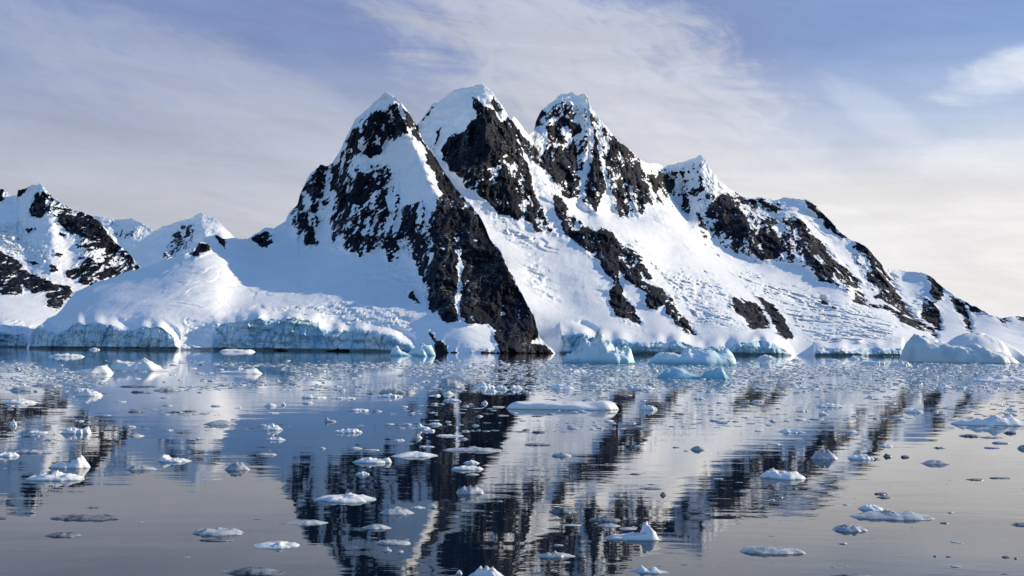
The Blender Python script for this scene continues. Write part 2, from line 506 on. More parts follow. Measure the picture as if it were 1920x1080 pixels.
lines1 = [
    # the sharp snow arete from the summit down the buttress
    [(749, 188, 2144), (762, 230, 2105), (768, 256, 2085), (793, 306, 2040), (806, 335, 2010), (815, 370, 1975), (814, 400, 1940), (812, 450, 1850), (818, 520, 1720), (836, 580, 1620), (848, 604, 1570)],
    # right wall of the buttress
    [(860, 420, 1935), (880, 480, 1830), (900, 560, 1690), (930, 610, 1600), (962, 652, 1480)],
    [(848, 608, 1560), (870, 630, 1480), (890, 652, 1430)], [(905, 606, 1590), (925, 635, 1490), (935, 655, 1430)],
    # hollow left of the arete
    [(736, 215, 2140), (735, 260, 2125), (740, 310, 2095), (752, 370, 2045), (760, 420, 1990), (770, 470, 1920), (790, 530, 1800)],
    # left rib of the face
    [(690, 215, 2160), (676, 270, 2140), (668, 330, 2105), (662, 400, 2040), (660, 460, 1970)],
    [(720, 300, 2118), (712, 360, 2070), (705, 420, 2010), (700, 475, 1945)],
    # couloir by the shoulder
    [(617, 312, 2242), (612, 360, 2205), (607, 420, 2130), (600, 470, 2040)],
    [(595, 330, 2215), (585, 400, 2150), (570, 455, 2080)],
    # foot of the faces
    [(463, 470, 2060), (520, 468, 2060), (570, 475, 2040), (630, 480, 1960), (700, 490, 1915), (760, 505, 1860), (800, 560, 1720), (830, 600, 1590)],
    # snow basin
    [(440, 520, 1900), (520, 530, 1860), (600, 530, 1830), (700, 535, 1800), (770, 560, 1720)],
    [(430, 575, 1730), (520, 578, 1700), (600, 575, 1700), (690, 562, 1710), (770, 590, 1620), (830, 620, 1540)],
    # dome
    [(110, 600, 1690), (160, 580, 1690), (220, 570, 1670), (300, 575, 1620), (360, 585, 1590)],
    [(160, 555, 1820), (220, 540, 1810), (300, 530, 1790), (370, 525, 1760), (410, 530, 1800)],
    [(400, 470, 1950), (408, 510, 1820), (404, 550, 1700), (395, 590, 1600), (385, 625, 1555), (375, 652, 1520)],
]
rocks1 = [
    (Z(1, [(440, 500), (530, 330), (640, 240), (720, 200), (790, 190), (850, 390), (780, 420), (640, 520), (520, 540), (430, 600)]), .5),
    (Z(1, [(130, 870), (220, 700), (320, 570), (400, 560), (430, 640), (380, 850), (300, 1060), (200, 1060)]), .45),
    (Z(1, [(380, 560), (780, 560), (800, 830), (1000, 1080), (400, 1080)]), .4),
    (Z(1, [(740, 195), (790, 195), (800, 270), (835, 300), (850, 390), (825, 385), (800, 350), (780, 410), (730, 410), (700, 390), (690, 330), (600, 300), (650, 240), (720, 250)]), .9),
    (Z(1, [(600, 300), (690, 330), (690, 410), (640, 430), (700, 480), (690, 500), (600, 510), (540, 500), (490, 470), (460, 430), (500, 350), (540, 340)]), .8),
    (Z(1, [(790, 185), (820, 225), (890, 325), (930, 420), (1000, 520), (1080, 640), (1200, 790), (1300, 930), (1330, 1010), (1390, 1080), (1000, 1080), (960, 950), (970, 850), (1000, 830), (1010, 770), (1045, 740), (1020, 690), (1010, 610), (950, 560), (950, 470), (880, 400), (830, 330)]), .95),
    (Z(5, [(1128, 0), (1270, 0), (1310, 90), (1330, 165), (1390, 220), (1430, 310), (1480, 400), (1540, 520), (1590, 600), (1610, 680), (1625, 745), (1580, 770), (1660, 780), (1725, 845), (1400, 850), (1390, 790), (1350, 740), (1360, 700), (1320, 655), (1200, 655), (1155, 620), (1142, 560), (1158, 480), (1166, 300), (1142, 130)]), 1),
    (Z(5, [(965, 0), (1106, 0), (1122, 180), (1140, 300), (1136, 430), (1120, 520), (1145, 640), (1070, 655), (1030, 620), (1020, 560), (990, 590), (960, 560), (960, 480), (930, 400), (980, 260), (990, 100)]), 1),
    (Z(5, [(775, 0), (970, 0), (990, 100), (985, 260), (935, 410), (900, 340), (860, 250), (800, 180), (780, 60)]), .75),
    (Z(1, [(380, 560), (500, 540), (560, 600), (640, 600), (760, 560), (775, 650), (760, 740), (700, 760), (760, 830), (790, 960), (800, 1080), (400, 1080), (360, 850), (400, 800), (370, 650)]), .65),
    (Z(1, [(430, 640), (520, 640), (560, 700), (640, 780), (640, 1000), (560, 960), (430, 900), (420, 760)]), .75),
    (Z(1, [(790, 830), (930, 780), (960, 850), (960, 1000), (1000, 1080), (800, 1080)]), .75),
    (Z(5, [(380, 0), (800, 0), (800, 60), (810, 200), (770, 310), (740, 310), (700, 220), (650, 180), (620, 230), (550, 260), (530, 190), (450, 140), (420, 230), (390, 220), (400, 100)]), .7),
    (Z(1, [(320, 570), (365, 575), (345, 650), (340, 740), (320, 770), (240, 740), (220, 700), (270, 620)]), .8),
    (Z(1, [(200, 740), (215, 790), (150, 850), (120, 890), (190, 800)]), .85),
    (Z(1, [(180, 860), (240, 850), (250, 900), (290, 960), (295, 1040), (240, 1060), (200, 1060), (215, 980)]), .95),
    (Z(1, [(250, 800), (310, 800), (310, 860), (260, 850)]), .7),
    (Z(1, [(370, 590), (420, 560), (420, 640), (400, 720), (370, 690)]), .8),
    (Z(1, [(430, 500), (480, 440), (500, 520), (440, 560)]), .7),
    (Z(4, [(1490, 360), (1540, 350), (1590, 325), (1615, 350), (1620, 400), (1590, 430), (1550, 415), (1520, 395), (1490, 390)]), .95),
    (Z(4, [(1285, 355), (1320, 370), (1340, 400), (1340, 435), (1310, 400)]), .95),
    (Z(4, [(1130, 460), (1170, 440), (1190, 400), (1240, 405), (1262, 440), (1200, 465), (1150, 478)]), .9),
    (Z(5, [(835, 480), (870, 472), (915, 520), (920, 542), (880, 530), (840, 510)]), 1),
    (Z(5, [(960, 700), (1000, 730), (1050, 770), (1085, 810), (1085, 845), (1010, 845), (985, 760)]), 1),
    (Z(5, [(1090, 830), (1130, 808), (1150, 845), (1090, 845)]), 1),
    (Z(5, [(1220, 828), (1290, 818), (1390, 830), (1390, 850), (1220, 850)]), 1),
    (Z(5, [(30, 812), (80, 800), (135, 815), (135, 835), (30, 835)]), 1),
    (Z(5, [(355, 820), (420, 808), (490, 820), (490, 840), (355, 840)]), 1),
]
ser1 = [(Z(5, [(-100, 570), (0, 560), (300, 550), (650, 500), (760, 560), (880, 600), (870, 690), (700, 690), (480, 690), (0, 670), (-200, 670)]), 6),
        (Z(4, [(1080, 860), (1270, 860), (1280, 1030), (1080, 1030)]), 3)]
cl1 = [Z(4, [(175, 915), (200, 905), (300, 925), (340, 935), (430, 890), (530, 875), (600, 875), (680, 890), (740, 915), (800, 925), (850, 895), (960, 900), (1010, 930), (1060, 990), (1075, 1022)]),
       Z(4, [(1265, 900), (1280, 880), (1400, 865), (1550, 850), (1650, 860), (1780, 850), (1900, 880)]) + Z(5, [(160, 685), (300, 690), (480, 700), (600, 690), (690, 710), (780, 745), (850, 780), (890, 812)])]
massif('mountain', sky1, shore1, lines1, rocks1, ser1, cl1, M_MAIN, seed=0.0)

# ------------------------------------------------------------------ the peaks and glaciers behind it
sky2 = [(765, 268, 2420), (780, 236, 2420), (793, 221, 2420), (812, 193, 2420), (821, 191, 2420), (837, 182, 2415), (853, 169, 2410), (868, 165, 2405), (881, 163, 2400), (893, 159, 2398), (904, 157, 2395), (912, 163, 2393), (925, 175, 2390),
        (938, 193, 2390), (949, 209, 2395), (956, 227, 2400), (963, 218, 2400), (969, 223, 2405), (982, 240, 2420), (992, 254, 2500), (1001, 244, 2580), (1005, 226, 2600), (1015, 207, 2620), (1026, 197, 2630), (1038, 188, 2640),
        (1054, 175, 2650), (1062, 175, 2650), (1071, 172, 2650), (1082, 178, 2645), (1095, 176, 2640), (1103, 184, 2640), (1105, 198, 2640), (1114, 210, 2640), (1127, 226, 2640), (1149, 251, 2645), (1161, 266, 2650), (1183, 282, 2670),
        (1199, 298, 2690), (1212, 306, 2760), (1230, 307, 2860), (1246, 312, 2880), (1278, 304, 2870), (1304, 297, 2850), (1314, 290, 2845), (1322, 301, 2845), (1334, 320, 2845), (1347, 336, 2850), (1369, 355, 2860), (1391, 367, 2870),
        (1410, 372, 2880), (1435, 371, 2880), (1451, 375, 2870), (1476, 369, 2850), (1496, 374, 2820), (1509, 373, 2800), (1525, 381, 2780), (1540, 397, 2760), (1559, 415, 2730), (1572, 431, 2710), (1588, 445, 2690), (1597, 450, 2680),
        (1613, 455, 2650), (1627, 466, 2630), (1638, 478, 2610), (1657, 500, 2590), (1666, 505, 2640), (1698, 508, 2640), (1729, 510, 2600), (1742, 516, 2570), (1767, 538, 2520), (1792, 557, 2460), (1811, 567, 2420), (1836, 578, 2360),
        (1855, 590, 2310), (1871, 595, 2280), (1887, 607, 2230), (1902, 617, 2190), (1920, 624, 2140), (1980, 646, 2050), (2060, 668, 1900)]
shore2 = [(765, 1700), (1000, 1625), (1060, 1590), (1200, 1560), (1330, 1560), (1450, 1580), (1600, 1620), (1750, 1680), (1900, 1760), (2060, 1860)]
lines2 = [
    # summit arete of the middle peak, snow shoulder to its left
    [(884, 164, 2398), (880, 185, 2372), (886, 215, 2335), (880, 228, 2322)],
    [(820, 215, 2415), (830, 250, 2385), (822, 275, 2368)],
    # middle peak: nose of the rock, right edge, foot
    [(905, 175, 2385), (920, 230, 2330), (915, 290, 2270), (890, 335, 2215), (873, 352, 2190)],
    [(956, 230, 2398), (968, 290, 2340), (985, 340, 2280), (1002, 385, 2215), (1030, 430, 2140)],
    [(935, 300, 2270), (950, 350, 2215), (975, 400, 2160)],
    [(815, 285, 2360), (840, 320, 2275), (870, 356, 2200), (905, 385, 2160), (945, 410, 2130), (985, 425, 2115), (1035, 445, 2095)],
    # ramp
    [(800, 300, 2310), (840, 345, 2215), (880, 400, 2110), (910, 450, 2010), (950, 510, 1880), (985, 570, 1745), (1012, 622, 1670), (1030, 645, 1640)],
    [(880, 375, 2170), (920, 415, 2115), (965, 450, 2060), (1005, 505, 1965), (1050, 565, 1850), (1090, 605, 1750), (1120, 625, 1670)],
    # upper ramp beside the small tower
    [(990, 300, 2370), (1010, 330, 2320), (1030, 370, 2255), (1060, 430, 2130)],
    # rib crest and its right foot
    [(1005, 290, 2440), (1030, 330, 2380), (1048, 375, 2280), (1085, 415, 2180), (1125, 430, 2140), (1150, 455, 2100), (1185, 470, 2075), (1205, 505, 2005), (1240, 545, 1920), (1275, 590, 1815), (1300, 626, 1720)],
    [(1060, 440, 2110), (1090, 480, 2020), (1130, 530, 1925), (1165, 565, 1850), (1205, 610, 1745)],
    [(1080, 380, 2330), (1120, 400, 2260), (1170, 440, 2160), (1220, 500, 2040), (1260, 560, 1910), (1310, 615, 1770)],
    # right hand peak
    [(1054, 178, 2648), (1045, 220, 2605), (1060, 270, 2545), (1070, 330, 2450), (1062, 372, 2360)],
    [(1104, 205, 2635), (1098, 260, 2580), (1092, 320, 2500), (1086, 380, 2380)],
    [(1080, 200, 2640), (1078, 260, 2590), (1084, 320, 2510)],
    [(1130, 235, 2632), (1130, 290, 2560), (1120, 350, 2460), (1118, 385, 2390)],
    [(1150, 262, 2640), (1160, 310, 2590), (1170, 360, 2520), (1180, 410, 2410)],
    [(1200, 305, 2688), (1215, 350, 2620), (1235, 385, 2560), (1275, 420, 2480)],
    [(1075, 385, 2360), (1110, 398, 2360), (1150, 405, 2390), (1200, 410, 2410), (1245, 412, 2450)],
    # ridge beyond it
    [(1314, 295, 2842), (1320, 350, 2770), (1325, 400, 2710), (1330, 430, 2650)],
    [(1250, 330, 2885), (1270, 380, 2830), (1290, 415, 2750)],
    [(1347, 340, 2830), (1375, 385, 2710), (1400, 430, 2600), (1420, 470, 2510)],
    [(1430, 395, 2780), (1480, 400, 2720), (1500, 430, 2640), (1525, 470, 2520), (1555, 510, 2390), (1600, 550, 2270)],
    [(1510, 380, 2795), (1540, 430, 2710), (1570, 470, 2620), (1600, 505, 2540), (1620, 535, 2450)],
    [(1320, 455, 2610), (1350, 475, 2570), (1400, 502, 2500), (1450, 512, 2430), (1500, 537, 2340), (1550, 562, 2270)],
    [(1640, 482, 2608), (1660, 530, 2480), (1690, 570, 2360), (1720, 605, 2220), (1755, 632, 2080)],
    [(1600, 572, 2240), (1660, 592, 2180), (1710, 617, 2080)],
    [(1670, 520, 2600), (1690, 555, 2480), (1720, 590, 2330)],
    [(1742, 520, 2565), (1750, 560, 2430), (1765, 615, 2220)],
    [(1795, 562, 2450), (1815, 600, 2290), (1822, 620, 2190)],
    # glaciers below
    [(1290, 440, 2440), (1340, 490, 2310), (1400, 545, 2120), (1440, 600, 1930), (1490, 645, 1720)],
    [(1230, 480, 2200), (1290, 520, 2080), (1340, 560, 1960), (1390, 610, 1800), (1430, 640, 1680)],
    [(1470, 560, 2190), (1540, 590, 2050), (1620, 620, 1890), (1690, 645, 1750), (1760, 655, 1745)],
    [(1400, 600, 1900), (1480, 620, 1860), (1560, 640, 1790), (1640, 655, 1720)],
]
rocks2 = [
    (Z(2, [(640, 190), (800, 330), (920, 440), (1010, 540), (1040, 720), (960, 800), (830, 830), (760, 620), (690, 300)]), .5),
    (Z(2, [(310, 320), (400, 170), (520, 110), (640, 180), (650, 300), (600, 700), (470, 690), (360, 480)]), .45),
    (Z(2, [(1000, 530), (1200, 520), (1330, 490), (1420, 600), (1500, 680), (1400, 900), (1330, 900), (1200, 800), (1060, 740)]), .25),
    (Z(3, [(0, 70), (150, 70), (560, 210), (700, 350), (950, 620), (900, 700), (760, 610), (500, 470), (340, 480), (160, 420), (0, 330)]), .5),
    (Z(3, [(860, 350), (1100, 530), (1260, 830), (1100, 740), (950, 620)]), .35),
    (Z(1, [(1110, 390), (1480, 330), (1600, 740), (1720, 980), (1560, 920), (1440, 870), (1260, 740), (1190, 700), (1040, 540)]), .6),
    (Z(1, [(1220, 150), (1260, 170), (1300, 230), (1330, 220), (1380, 290), (1410, 310), (1440, 290), (1450, 330), (1480, 350), (1500, 420), (1540, 520), (1560, 600), (1590, 700), (1595, 740), (1560, 740), (1550, 700), (1520, 640), (1480, 560), (1440, 560), (1410, 540), (1390, 580), (1310, 590), (1270, 640), (1230, 680), (1190, 705), (1160, 660), (1110, 610), (1050, 540), (1040, 480), (1060, 430), (1100, 390), (1180, 350), (1220, 300), (1260, 300), (1230, 220)]), .95),
    (Z(1, [(1110, 400), (1220, 320), (1420, 330), (1480, 460), (1300, 560), (1200, 690), (1060, 530)]), 1),
    (Z(1, [(1260, 690), (1310, 650), (1350, 670), (1380, 590), (1420, 570), (1470, 650), (1490, 720), (1520, 790), (1525, 860), (1500, 900), (1440, 870), (1380, 860), (1310, 780), (1260, 740)]), .95),
    (Z(1, [(1540, 840), (1580, 850), (1600, 900), (1640, 960), (1610, 975), (1570, 920)]), .95),
    (Z(1, [(1590, 760), (1640, 830), (1680, 930), (1720, 980), (1690, 985), (1650, 920), (1600, 830)]), .95),
    (Z(1, [(1490, 590), (1560, 690), (1600, 760), (1600, 810), (1540, 740)]), .9),
    (Z(1, [(1000, 440), (1010, 370), (1040, 340), (1030, 400), (990, 480), (975, 470)]), .7),
    (Z(1, [(880, 340), (940, 280), (995, 200), (1000, 230), (930, 310)]), .8),
    (Z(1, [(1350, 150), (1400, 220), (1440, 300), (1400, 290), (1330, 200)]), .7),
    (Z(1, [(1450, 330), (1475, 290), (1490, 350), (1530, 400), (1570, 430), (1620, 490), (1660, 560), (1740, 650), (1740, 720), (1700, 640), (1600, 560), (1550, 530), (1520, 470)]), .85),
    (Z(1, [(1700, 740), (1760, 760), (1800, 860), (1906, 960), (1906, 1080), (1850, 1040), (1770, 960), (1720, 840)]), .9),
    (Z(2, [(390, 270), (450, 260), (500, 330), (490, 370), (430, 380), (395, 340)]), .95),
    (Z(2, [(450, 240), (500, 220), (560, 250), (605, 250), (600, 300), (560, 340), (520, 310), (460, 270)]), .9),
    (Z(2, [(520, 120), (560, 130), (590, 180), (580, 250), (530, 220), (470, 240), (500, 180)]), .65),
    (Z(2, [(440, 390), (520, 400), (560, 370), (580, 380), (580, 470), (590, 560), (600, 700), (540, 700), (480, 690), (470, 600), (400, 540), (360, 480), (380, 420)]), .85),
    (Z(2, [(365, 175), (395, 190), (340, 280), (318, 310), (330, 240)]), .85),
    (Z(2, [(650, 180), (670, 200), (690, 330), (715, 380), (700, 400), (720, 490), (750, 610), (750, 640), (720, 700), (690, 780), (650, 740), (610, 730), (610, 660), (640, 560), (660, 500), (660, 420), (690, 370), (650, 250)]), .9),
    (Z(2, [(770, 380), (810, 340), (850, 380), (870, 430), (900, 430), (920, 470), (960, 520), (1000, 560), (1010, 640), (1030, 740), (1000, 720), (970, 780), (940, 790), (930, 700), (900, 640), (900, 780), (880, 820), (830, 820), (800, 740), (820, 640), (850, 570), (840, 510), (880, 480), (820, 440), (780, 470)]), .8),
    (Z(2, [(1000, 540), (1040, 570), (1060, 550), (1110, 560), (1150, 610), (1165, 650), (1130, 670), (1080, 640), (1050, 680), (1100, 720), (1150, 770), (1120, 760), (1060, 710), (1020, 650)]), .85),
    (Z(2, [(1140, 555), (1175, 545), (1165, 575)]), .85), (Z(2, [(1190, 540), (1215, 550), (1205, 590)]), .85),
    (Z(2, [(1265, 575), (1285, 600), (1260, 650)]), .7), (Z(2, [(1205, 690), (1240, 690), (1250, 760), (1240, 800), (1195, 780)]), .85),
    (Z(2, [(1270, 760), (1310, 800), (1345, 860), (1340, 910), (1310, 870)]), .8),
    (Z(2, [(1300, 560), (1400, 600), (1340, 660), (1280, 660)]), .4),
    (Z(2, [(1410, 690), (1470, 670), (1500, 700), (1560, 770), (1620, 850), (1600, 930), (1560, 970), (1500, 940), (1450, 900), (1430, 940), (1390, 900), (1400, 850), (1330, 790), (1380, 740)]), .85),
    (Z(3, [(300, 230), (540, 200), (600, 260), (680, 340), (720, 400), (640, 420), (590, 420), (500, 410), (440, 460), (400, 470), (340, 470), (290, 410), (290, 340), (330, 300)]), .75),
    (Z(3, [(330, 270), (430, 280), (470, 360), (440, 450), (380, 460), (320, 430), (310, 340)]), .85),
    (Z(3, [(170, 370), (240, 330), (300, 240), (340, 260), (300, 330), (280, 380), (200, 410), (160, 400)]), .75),
    (Z(3, [(560, 230), (640, 290), (700, 360), (740, 420), (800, 480), (880, 550), (930, 630), (860, 625), (810, 600), (770, 540), (765, 615), (700, 610), (640, 540), (585, 440), (640, 400), (560, 320)]), .9),
    (Z(3, [(190, 70), (260, 110), (330, 95), (400, 125), (440, 115), (490, 170), (440, 185), (330, 180), (270, 140), (240, 140)]), .85),
    (Z(3, [(590, 100), (650, 130), (700, 180), (760, 240), (800, 310), (760, 300), (700, 240), (660, 200), (620, 160)]), .9),
    (Z(3, [(790, 290), (850, 335), (820, 345)]), .9),
    (Z(3, [(900, 355), (940, 365), (980, 400), (1020, 455), (960, 430), (905, 415)]), .9),
    (Z(3, [(970, 450), (1040, 470), (1080, 530), (1130, 610), (1170, 680), (1210, 750), (1260, 820), (1180, 790), (1100, 740), (1050, 700), (1020, 690), (1050, 640), (970, 600), (960, 540), (1000, 500)]), .85),
    (Z(3, [(900, 640), (950, 660), (1000, 730), (1100, 740), (1200, 800), (1300, 840), (1370, 890), (1395, 930), (1390, 950), (1340, 900), (1260, 870), (1170, 850), (1120, 790), (1060, 750), (1000, 760), (930, 740), (885, 720)]), .95),
    (Z(3, [(1330, 565), (1370, 580), (1420, 630), (1430, 670), (1390, 710), (1360, 680), (1340, 660), (1350, 620)]), .9),
    (Z(3, [(1310, 690), (1370, 720), (1410, 790), (1410, 880), (1390, 890), (1350, 850), (1295, 810), (1300, 760)]), .9),
    (Z(3, [(1465, 685), (1520, 700), (1570, 760), (1590, 860), (1590, 895), (1560, 880), (1550, 820), (1500, 770)]), .9),
    (Z(3, [(1550, 712), (1600, 735), (1640, 750), (1700, 792), (1660, 785), (1620, 790), (1580, 770)]), .9),
    (Z(3, [(1740, 805), (1800, 845), (1780, 840)]), .9),
    (Z(3, [(165, 685), (230, 700), (310, 720), (350, 760), (385, 840), (385, 865), (340, 880), (270, 880), (250, 820), (210, 800), (170, 740)]), 1),
    (Z(3, [(305, 680), (360, 700), (420, 740), (460, 790), (500, 860), (525, 910), (530, 940), (515, 930), (490, 940), (440, 890), (400, 830), (350, 750)]), 1),
    (Z(3, [(690, 700), (720, 710), (735, 735), (705, 725)]), 1), (Z(3, [(755, 740), (785, 750), (785, 765)]), 1),
    (Z(6, [(470, 0), (570, 20), (600, 70), (650, 70), (690, 100), (720, 85), (790, 120), (830, 180), (900, 200), (960, 260), (985, 330), (1020, 390), (990, 380), (960, 350), (960, 400), (1000, 420), (1090, 450), (1150, 510), (1180, 580), (1240, 650), (1260, 690), (1280, 725), (1240, 720), (1200, 690), (1150, 650), (1110, 590), (1100, 550), (1040, 575), (985, 560), (985, 480), (930, 440), (870, 400), (830, 340), (840, 420), (810, 430), (760, 370), (700, 280), (660, 240), (600, 190), (520, 130), (480, 80)]), .95),
    (Z(6, [(770, 450), (830, 430), (870, 500), (930, 570), (970, 680), (940, 670), (900, 650), (870, 625), (860, 640), (800, 600), (770, 540)]), 1),
    (Z(2, [(430, 680), (470, 700), (530, 830), (600, 840), (640, 880), (580, 960), (560, 900), (520, 900), (480, 850), (450, 780)]), .9),
]
ser2 = [(Z(6, [(1000, 280), (1100, 330), (1200, 310), (1350, 340), (1480, 420), (1500, 500), (1540, 640), (1700, 740), (1250, 640), (1200, 560), (1100, 440)]), 8),
        (Z(3, [(150, 560), (260, 520), (440, 600), (600, 640), (800, 730), (900, 740), (1150, 850), (1180, 950), (700, 1000), (560, 900), (480, 780), (400, 700), (300, 660)]), 10),
        (Z(1, [(1280, 830), (1380, 880), (1500, 950), (1620, 1000), (1600, 1060), (1500, 1040), (1380, 970), (1300, 900)]), 7),
        (Z(6, [(200, 290), (320, 240), (420, 330), (470, 520), (400, 540), (260, 400)]), 5),
        (Z(6, [(680, 380), (760, 400), (780, 520), (700, 500)]), 5),
        (Z(2, [(1220, 840), (1300, 870), (1400, 1000), (1440, 1080), (1330, 1000)]), 8),
        (Z(2, [(350, 540), (460, 640), (440, 680), (340, 620)]), 6),
        (Z(3, [(1190, 700), (1300, 660), (1300, 800), (1330, 860), (1230, 760)]), 7)]
cl2 = [Z(6, [(470, 712), (600, 712), (760, 745), (900, 765), (1080, 770), (1200, 760), (1260, 790), (1330, 800), (1400, 795), (1480, 800), (1500, 775)]),
       Z(6, [(1490, 775), (1640, 755), (1760, 790), (1840, 820), (1872, 852)]),
       Z(3, [(655, 1010), (690, 990), (800, 1000), (940, 1000), (1100, 1000), (1190, 1000)])]
massif('distant_peaks', sky2, shore2, lines2, rocks2, ser2, cl2, M_MAIN, seed=31.7, back=.9)

# ------------------------------------------------------------------ mountain on the left edge
sky3 = [(-260, 420, 2500), (-200, 380, 2500), (-120, 400, 2450), (-60, 352, 2400), (-20, 345, 2380), (0, 352, 2370), (8, 356, 2370), (20, 367, 2370), (32, 366, 2365), (34, 355, 2360), (48, 354, 2360), (60, 348, 2350), (68, 348, 2345), (74, 344, 2340), (82, 352, 2338), (92, 362, 2335),
        (104, 373, 2330), (120, 384, 2325), (135, 392, 2325), (155, 397, 2325), (172, 406, 2320), (188, 416, 2310), (200, 430, 2300), (212, 449, 2290), (225, 462, 2275), (240, 472, 2265), (252, 487, 2250), (262, 503, 2235), (275, 512, 2225), (330, 560, 2180), (420, 630, 2120)]
shore3 = [(-260, 1640), (0, 1650), (100, 1660), (250, 1760), (420, 1960)]
lines3 = [
    [(70, 350, 2340), (72, 375, 2310), (95, 410, 2260), (98, 460, 2190), (95, 500, 2110), (90, 540, 2010)],
    [(30, 380, 2350), (40, 430, 2270), (45, 470, 2200), (60, 510, 2120)],
    [(150, 400, 2322), (165, 450, 2240), (170, 500, 2140), (150, 540, 2060), (125, 575, 1960)],
    [(215, 455, 2288), (225, 500, 2200), (200, 540, 2100)],
    [(110, 420, 2275), (130, 470, 2200), (130, 510, 2130)],
    [(-200, 560, 1950), (0, 560, 1930), (50, 575, 1900), (100, 590, 1860), (140, 600, 1850)],
    [(-200, 600, 1750), (0, 595, 1760), (60, 605, 1740), (110, 620, 1740)],
    [(-60, 360, 2395), (-50, 450, 2240), (-40, 540, 2000)],
]
# it stands well behind the dome, out of the long shadow of the peaks
far = lambda line: [tuple(p[:-1]) + (p[-1] * 1.45,) for p in line]
sky3, shore3, lines3 = far(sky3), far(shore3), [far(l) for l in lines3]
rocks3 = [
    (Z(4, [(200, 80), (330, 120), (480, 200), (620, 280), (830, 540), (570, 650), (400, 600), (470, 480), (430, 340), (290, 220), (180, 240)]), .45),
    (Z(4, [(-60, 60), (20, 85), (20, 160), (-60, 170)]), .9), (Z(4, [(100, 70), (155, 75), (145, 95), (100, 125)]), .95),
    (Z(4, [(210, 80), (240, 110), (260, 85), (330, 140), (320, 170), (280, 150), (260, 130), (290, 210), (240, 240), (180, 250), (180, 190), (200, 120)]), .95),
    (Z(4, [(300, 210), (340, 240), (350, 180), (420, 200), (440, 240), (480, 210), (540, 230), (600, 270), (650, 350), (690, 400), (760, 440), (800, 490), (840, 560), (720, 590), (600, 620), (570, 650), (480, 650), (450, 620), (400, 600), (390, 560), (470, 530), (470, 480), (540, 480), (580, 530), (620, 500), (620, 440), (500, 420), (490, 390), (560, 390), (480, 350), (430, 350), (380, 310)]), .85),
    (Z(4, [(350, 330), (390, 350), (380, 370), (350, 350)]), .95), (Z(4, [(150, 310), (220, 305), (215, 320), (165, 345)]), .95),
    (Z(4, [(-300, 420), (0, 440), (60, 480), (100, 500), (140, 540), (200, 590), (240, 600), (290, 620), (420, 660), (440, 690), (400, 740), (340, 800), (280, 780), (270, 700), (200, 700), (130, 650), (130, 700), (60, 700), (0, 700), (-300, 680)]), .9),
    (Z(4, [(290, 530), (340, 525), (355, 570), (300, 580)]), .95), (Z(4, [(330, 460), (375, 465), (360, 480)]), .9),
    (Z(4, [(165, 510), (210, 510), (230, 525), (190, 530)]), .95),
]
ser3 = [(Z(4, [(-100, 300), (150, 250), (170, 380), (300, 450), (300, 520), (100, 500), (0, 430), (-100, 420)]), 10),
        (Z(4, [(-400, 830), (0, 830), (180, 880), (200, 1010), (-400, 1010)]), 9)]
cl3 = [Z(4, [(-800, 930), (-300, 940), (0, 930), (120, 940), (190, 960)])]
massif('mountain', sky3, shore3, lines3, rocks3, ser3, cl3, M_MAIN, seed=55.1, rows=220)

# ------------------------------------------------------------------ snow peaks far behind on the left
sky4 = [(60, 470, 4200), (120, 430, 4200), (180, 406, 4200), (195, 405, 4200), (215, 410, 4190), (232, 411, 4180), (250, 411, 4170), (268, 420, 4150), (285, 431, 4130), (300, 445, 4100), (330, 480, 4000), (360, 560, 3900)]
lines4 = [[(200, 410, 4190), (205, 440, 4100), (215, 470, 4000)], [(235, 414, 4175), (240, 440, 4110), (245, 465, 4030)], [(262, 420, 4150), (262, 450, 4080), (262, 480, 3980)], [(220, 414, 4190), (224, 440, 4140), (232, 470, 4040)]]
rocks4 = [(Z(4, [(640, 270), (700, 280), (760, 330), (820, 300), (800, 360), (740, 380), (690, 350)]), .4)]
far = lambda line: [tuple(p[:-1]) + (p[-1] * 1.6,) for p in line]
sky4, lines4 = far(sky4), [far(l) for l in lines4]
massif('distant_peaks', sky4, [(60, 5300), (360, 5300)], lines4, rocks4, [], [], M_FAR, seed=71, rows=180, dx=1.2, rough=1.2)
sky5 = [(200, 520, 3300), (243, 470, 3300), (265, 452, 3300), (285, 436, 3300), (310, 423, 3300), (330, 417, 3290), (340, 413, 3290), (355, 410, 3285), (368, 403, 3280), (375, 400, 3280), (385, 406, 3280), (400, 409, 3275), (415, 420, 3265), (430, 435, 3250), (442, 445, 3240), (480, 480, 3200), (540, 560, 3100)]
lines5 = [[(335, 415, 3288), (325, 440, 3230), (310, 470, 3150), (304, 490, 3080)], [(375, 402, 3280), (378, 425, 3225), (385, 450, 3150)], [(352, 412, 3285), (345, 440, 3240), (335, 470, 3180)], [(365, 408, 3282), (362, 430, 3245), (358, 455, 3190)], [(400, 410, 3275), (410, 430, 3220), (420, 450, 3160)],
          [(290, 440, 3290), (275, 470, 3200), (260, 500, 3100)]]
rocks5 = [(Z(4, [(960, 500), (990, 420), (1060, 320), (1080, 330), (1100, 380), (1150, 420), (1100, 440), (1040, 480)]), .6), (Z(4, [(1070, 300), (1180, 280), (1185, 330), (1140, 400), (1090, 360)]), .5)]
far = lambda line: [tuple(p[:-1]) + (p[-1] * 1.45,) for p in line]
sky5, lines5 = far(sky5), [far(l) for l in lines5]
massif('distant_peaks', sky5, [(200, 3800), (540, 3800)], lines5, rocks5, [], [], M_FAR, seed=83, rows=200, dx=1.2, rough=1.0)

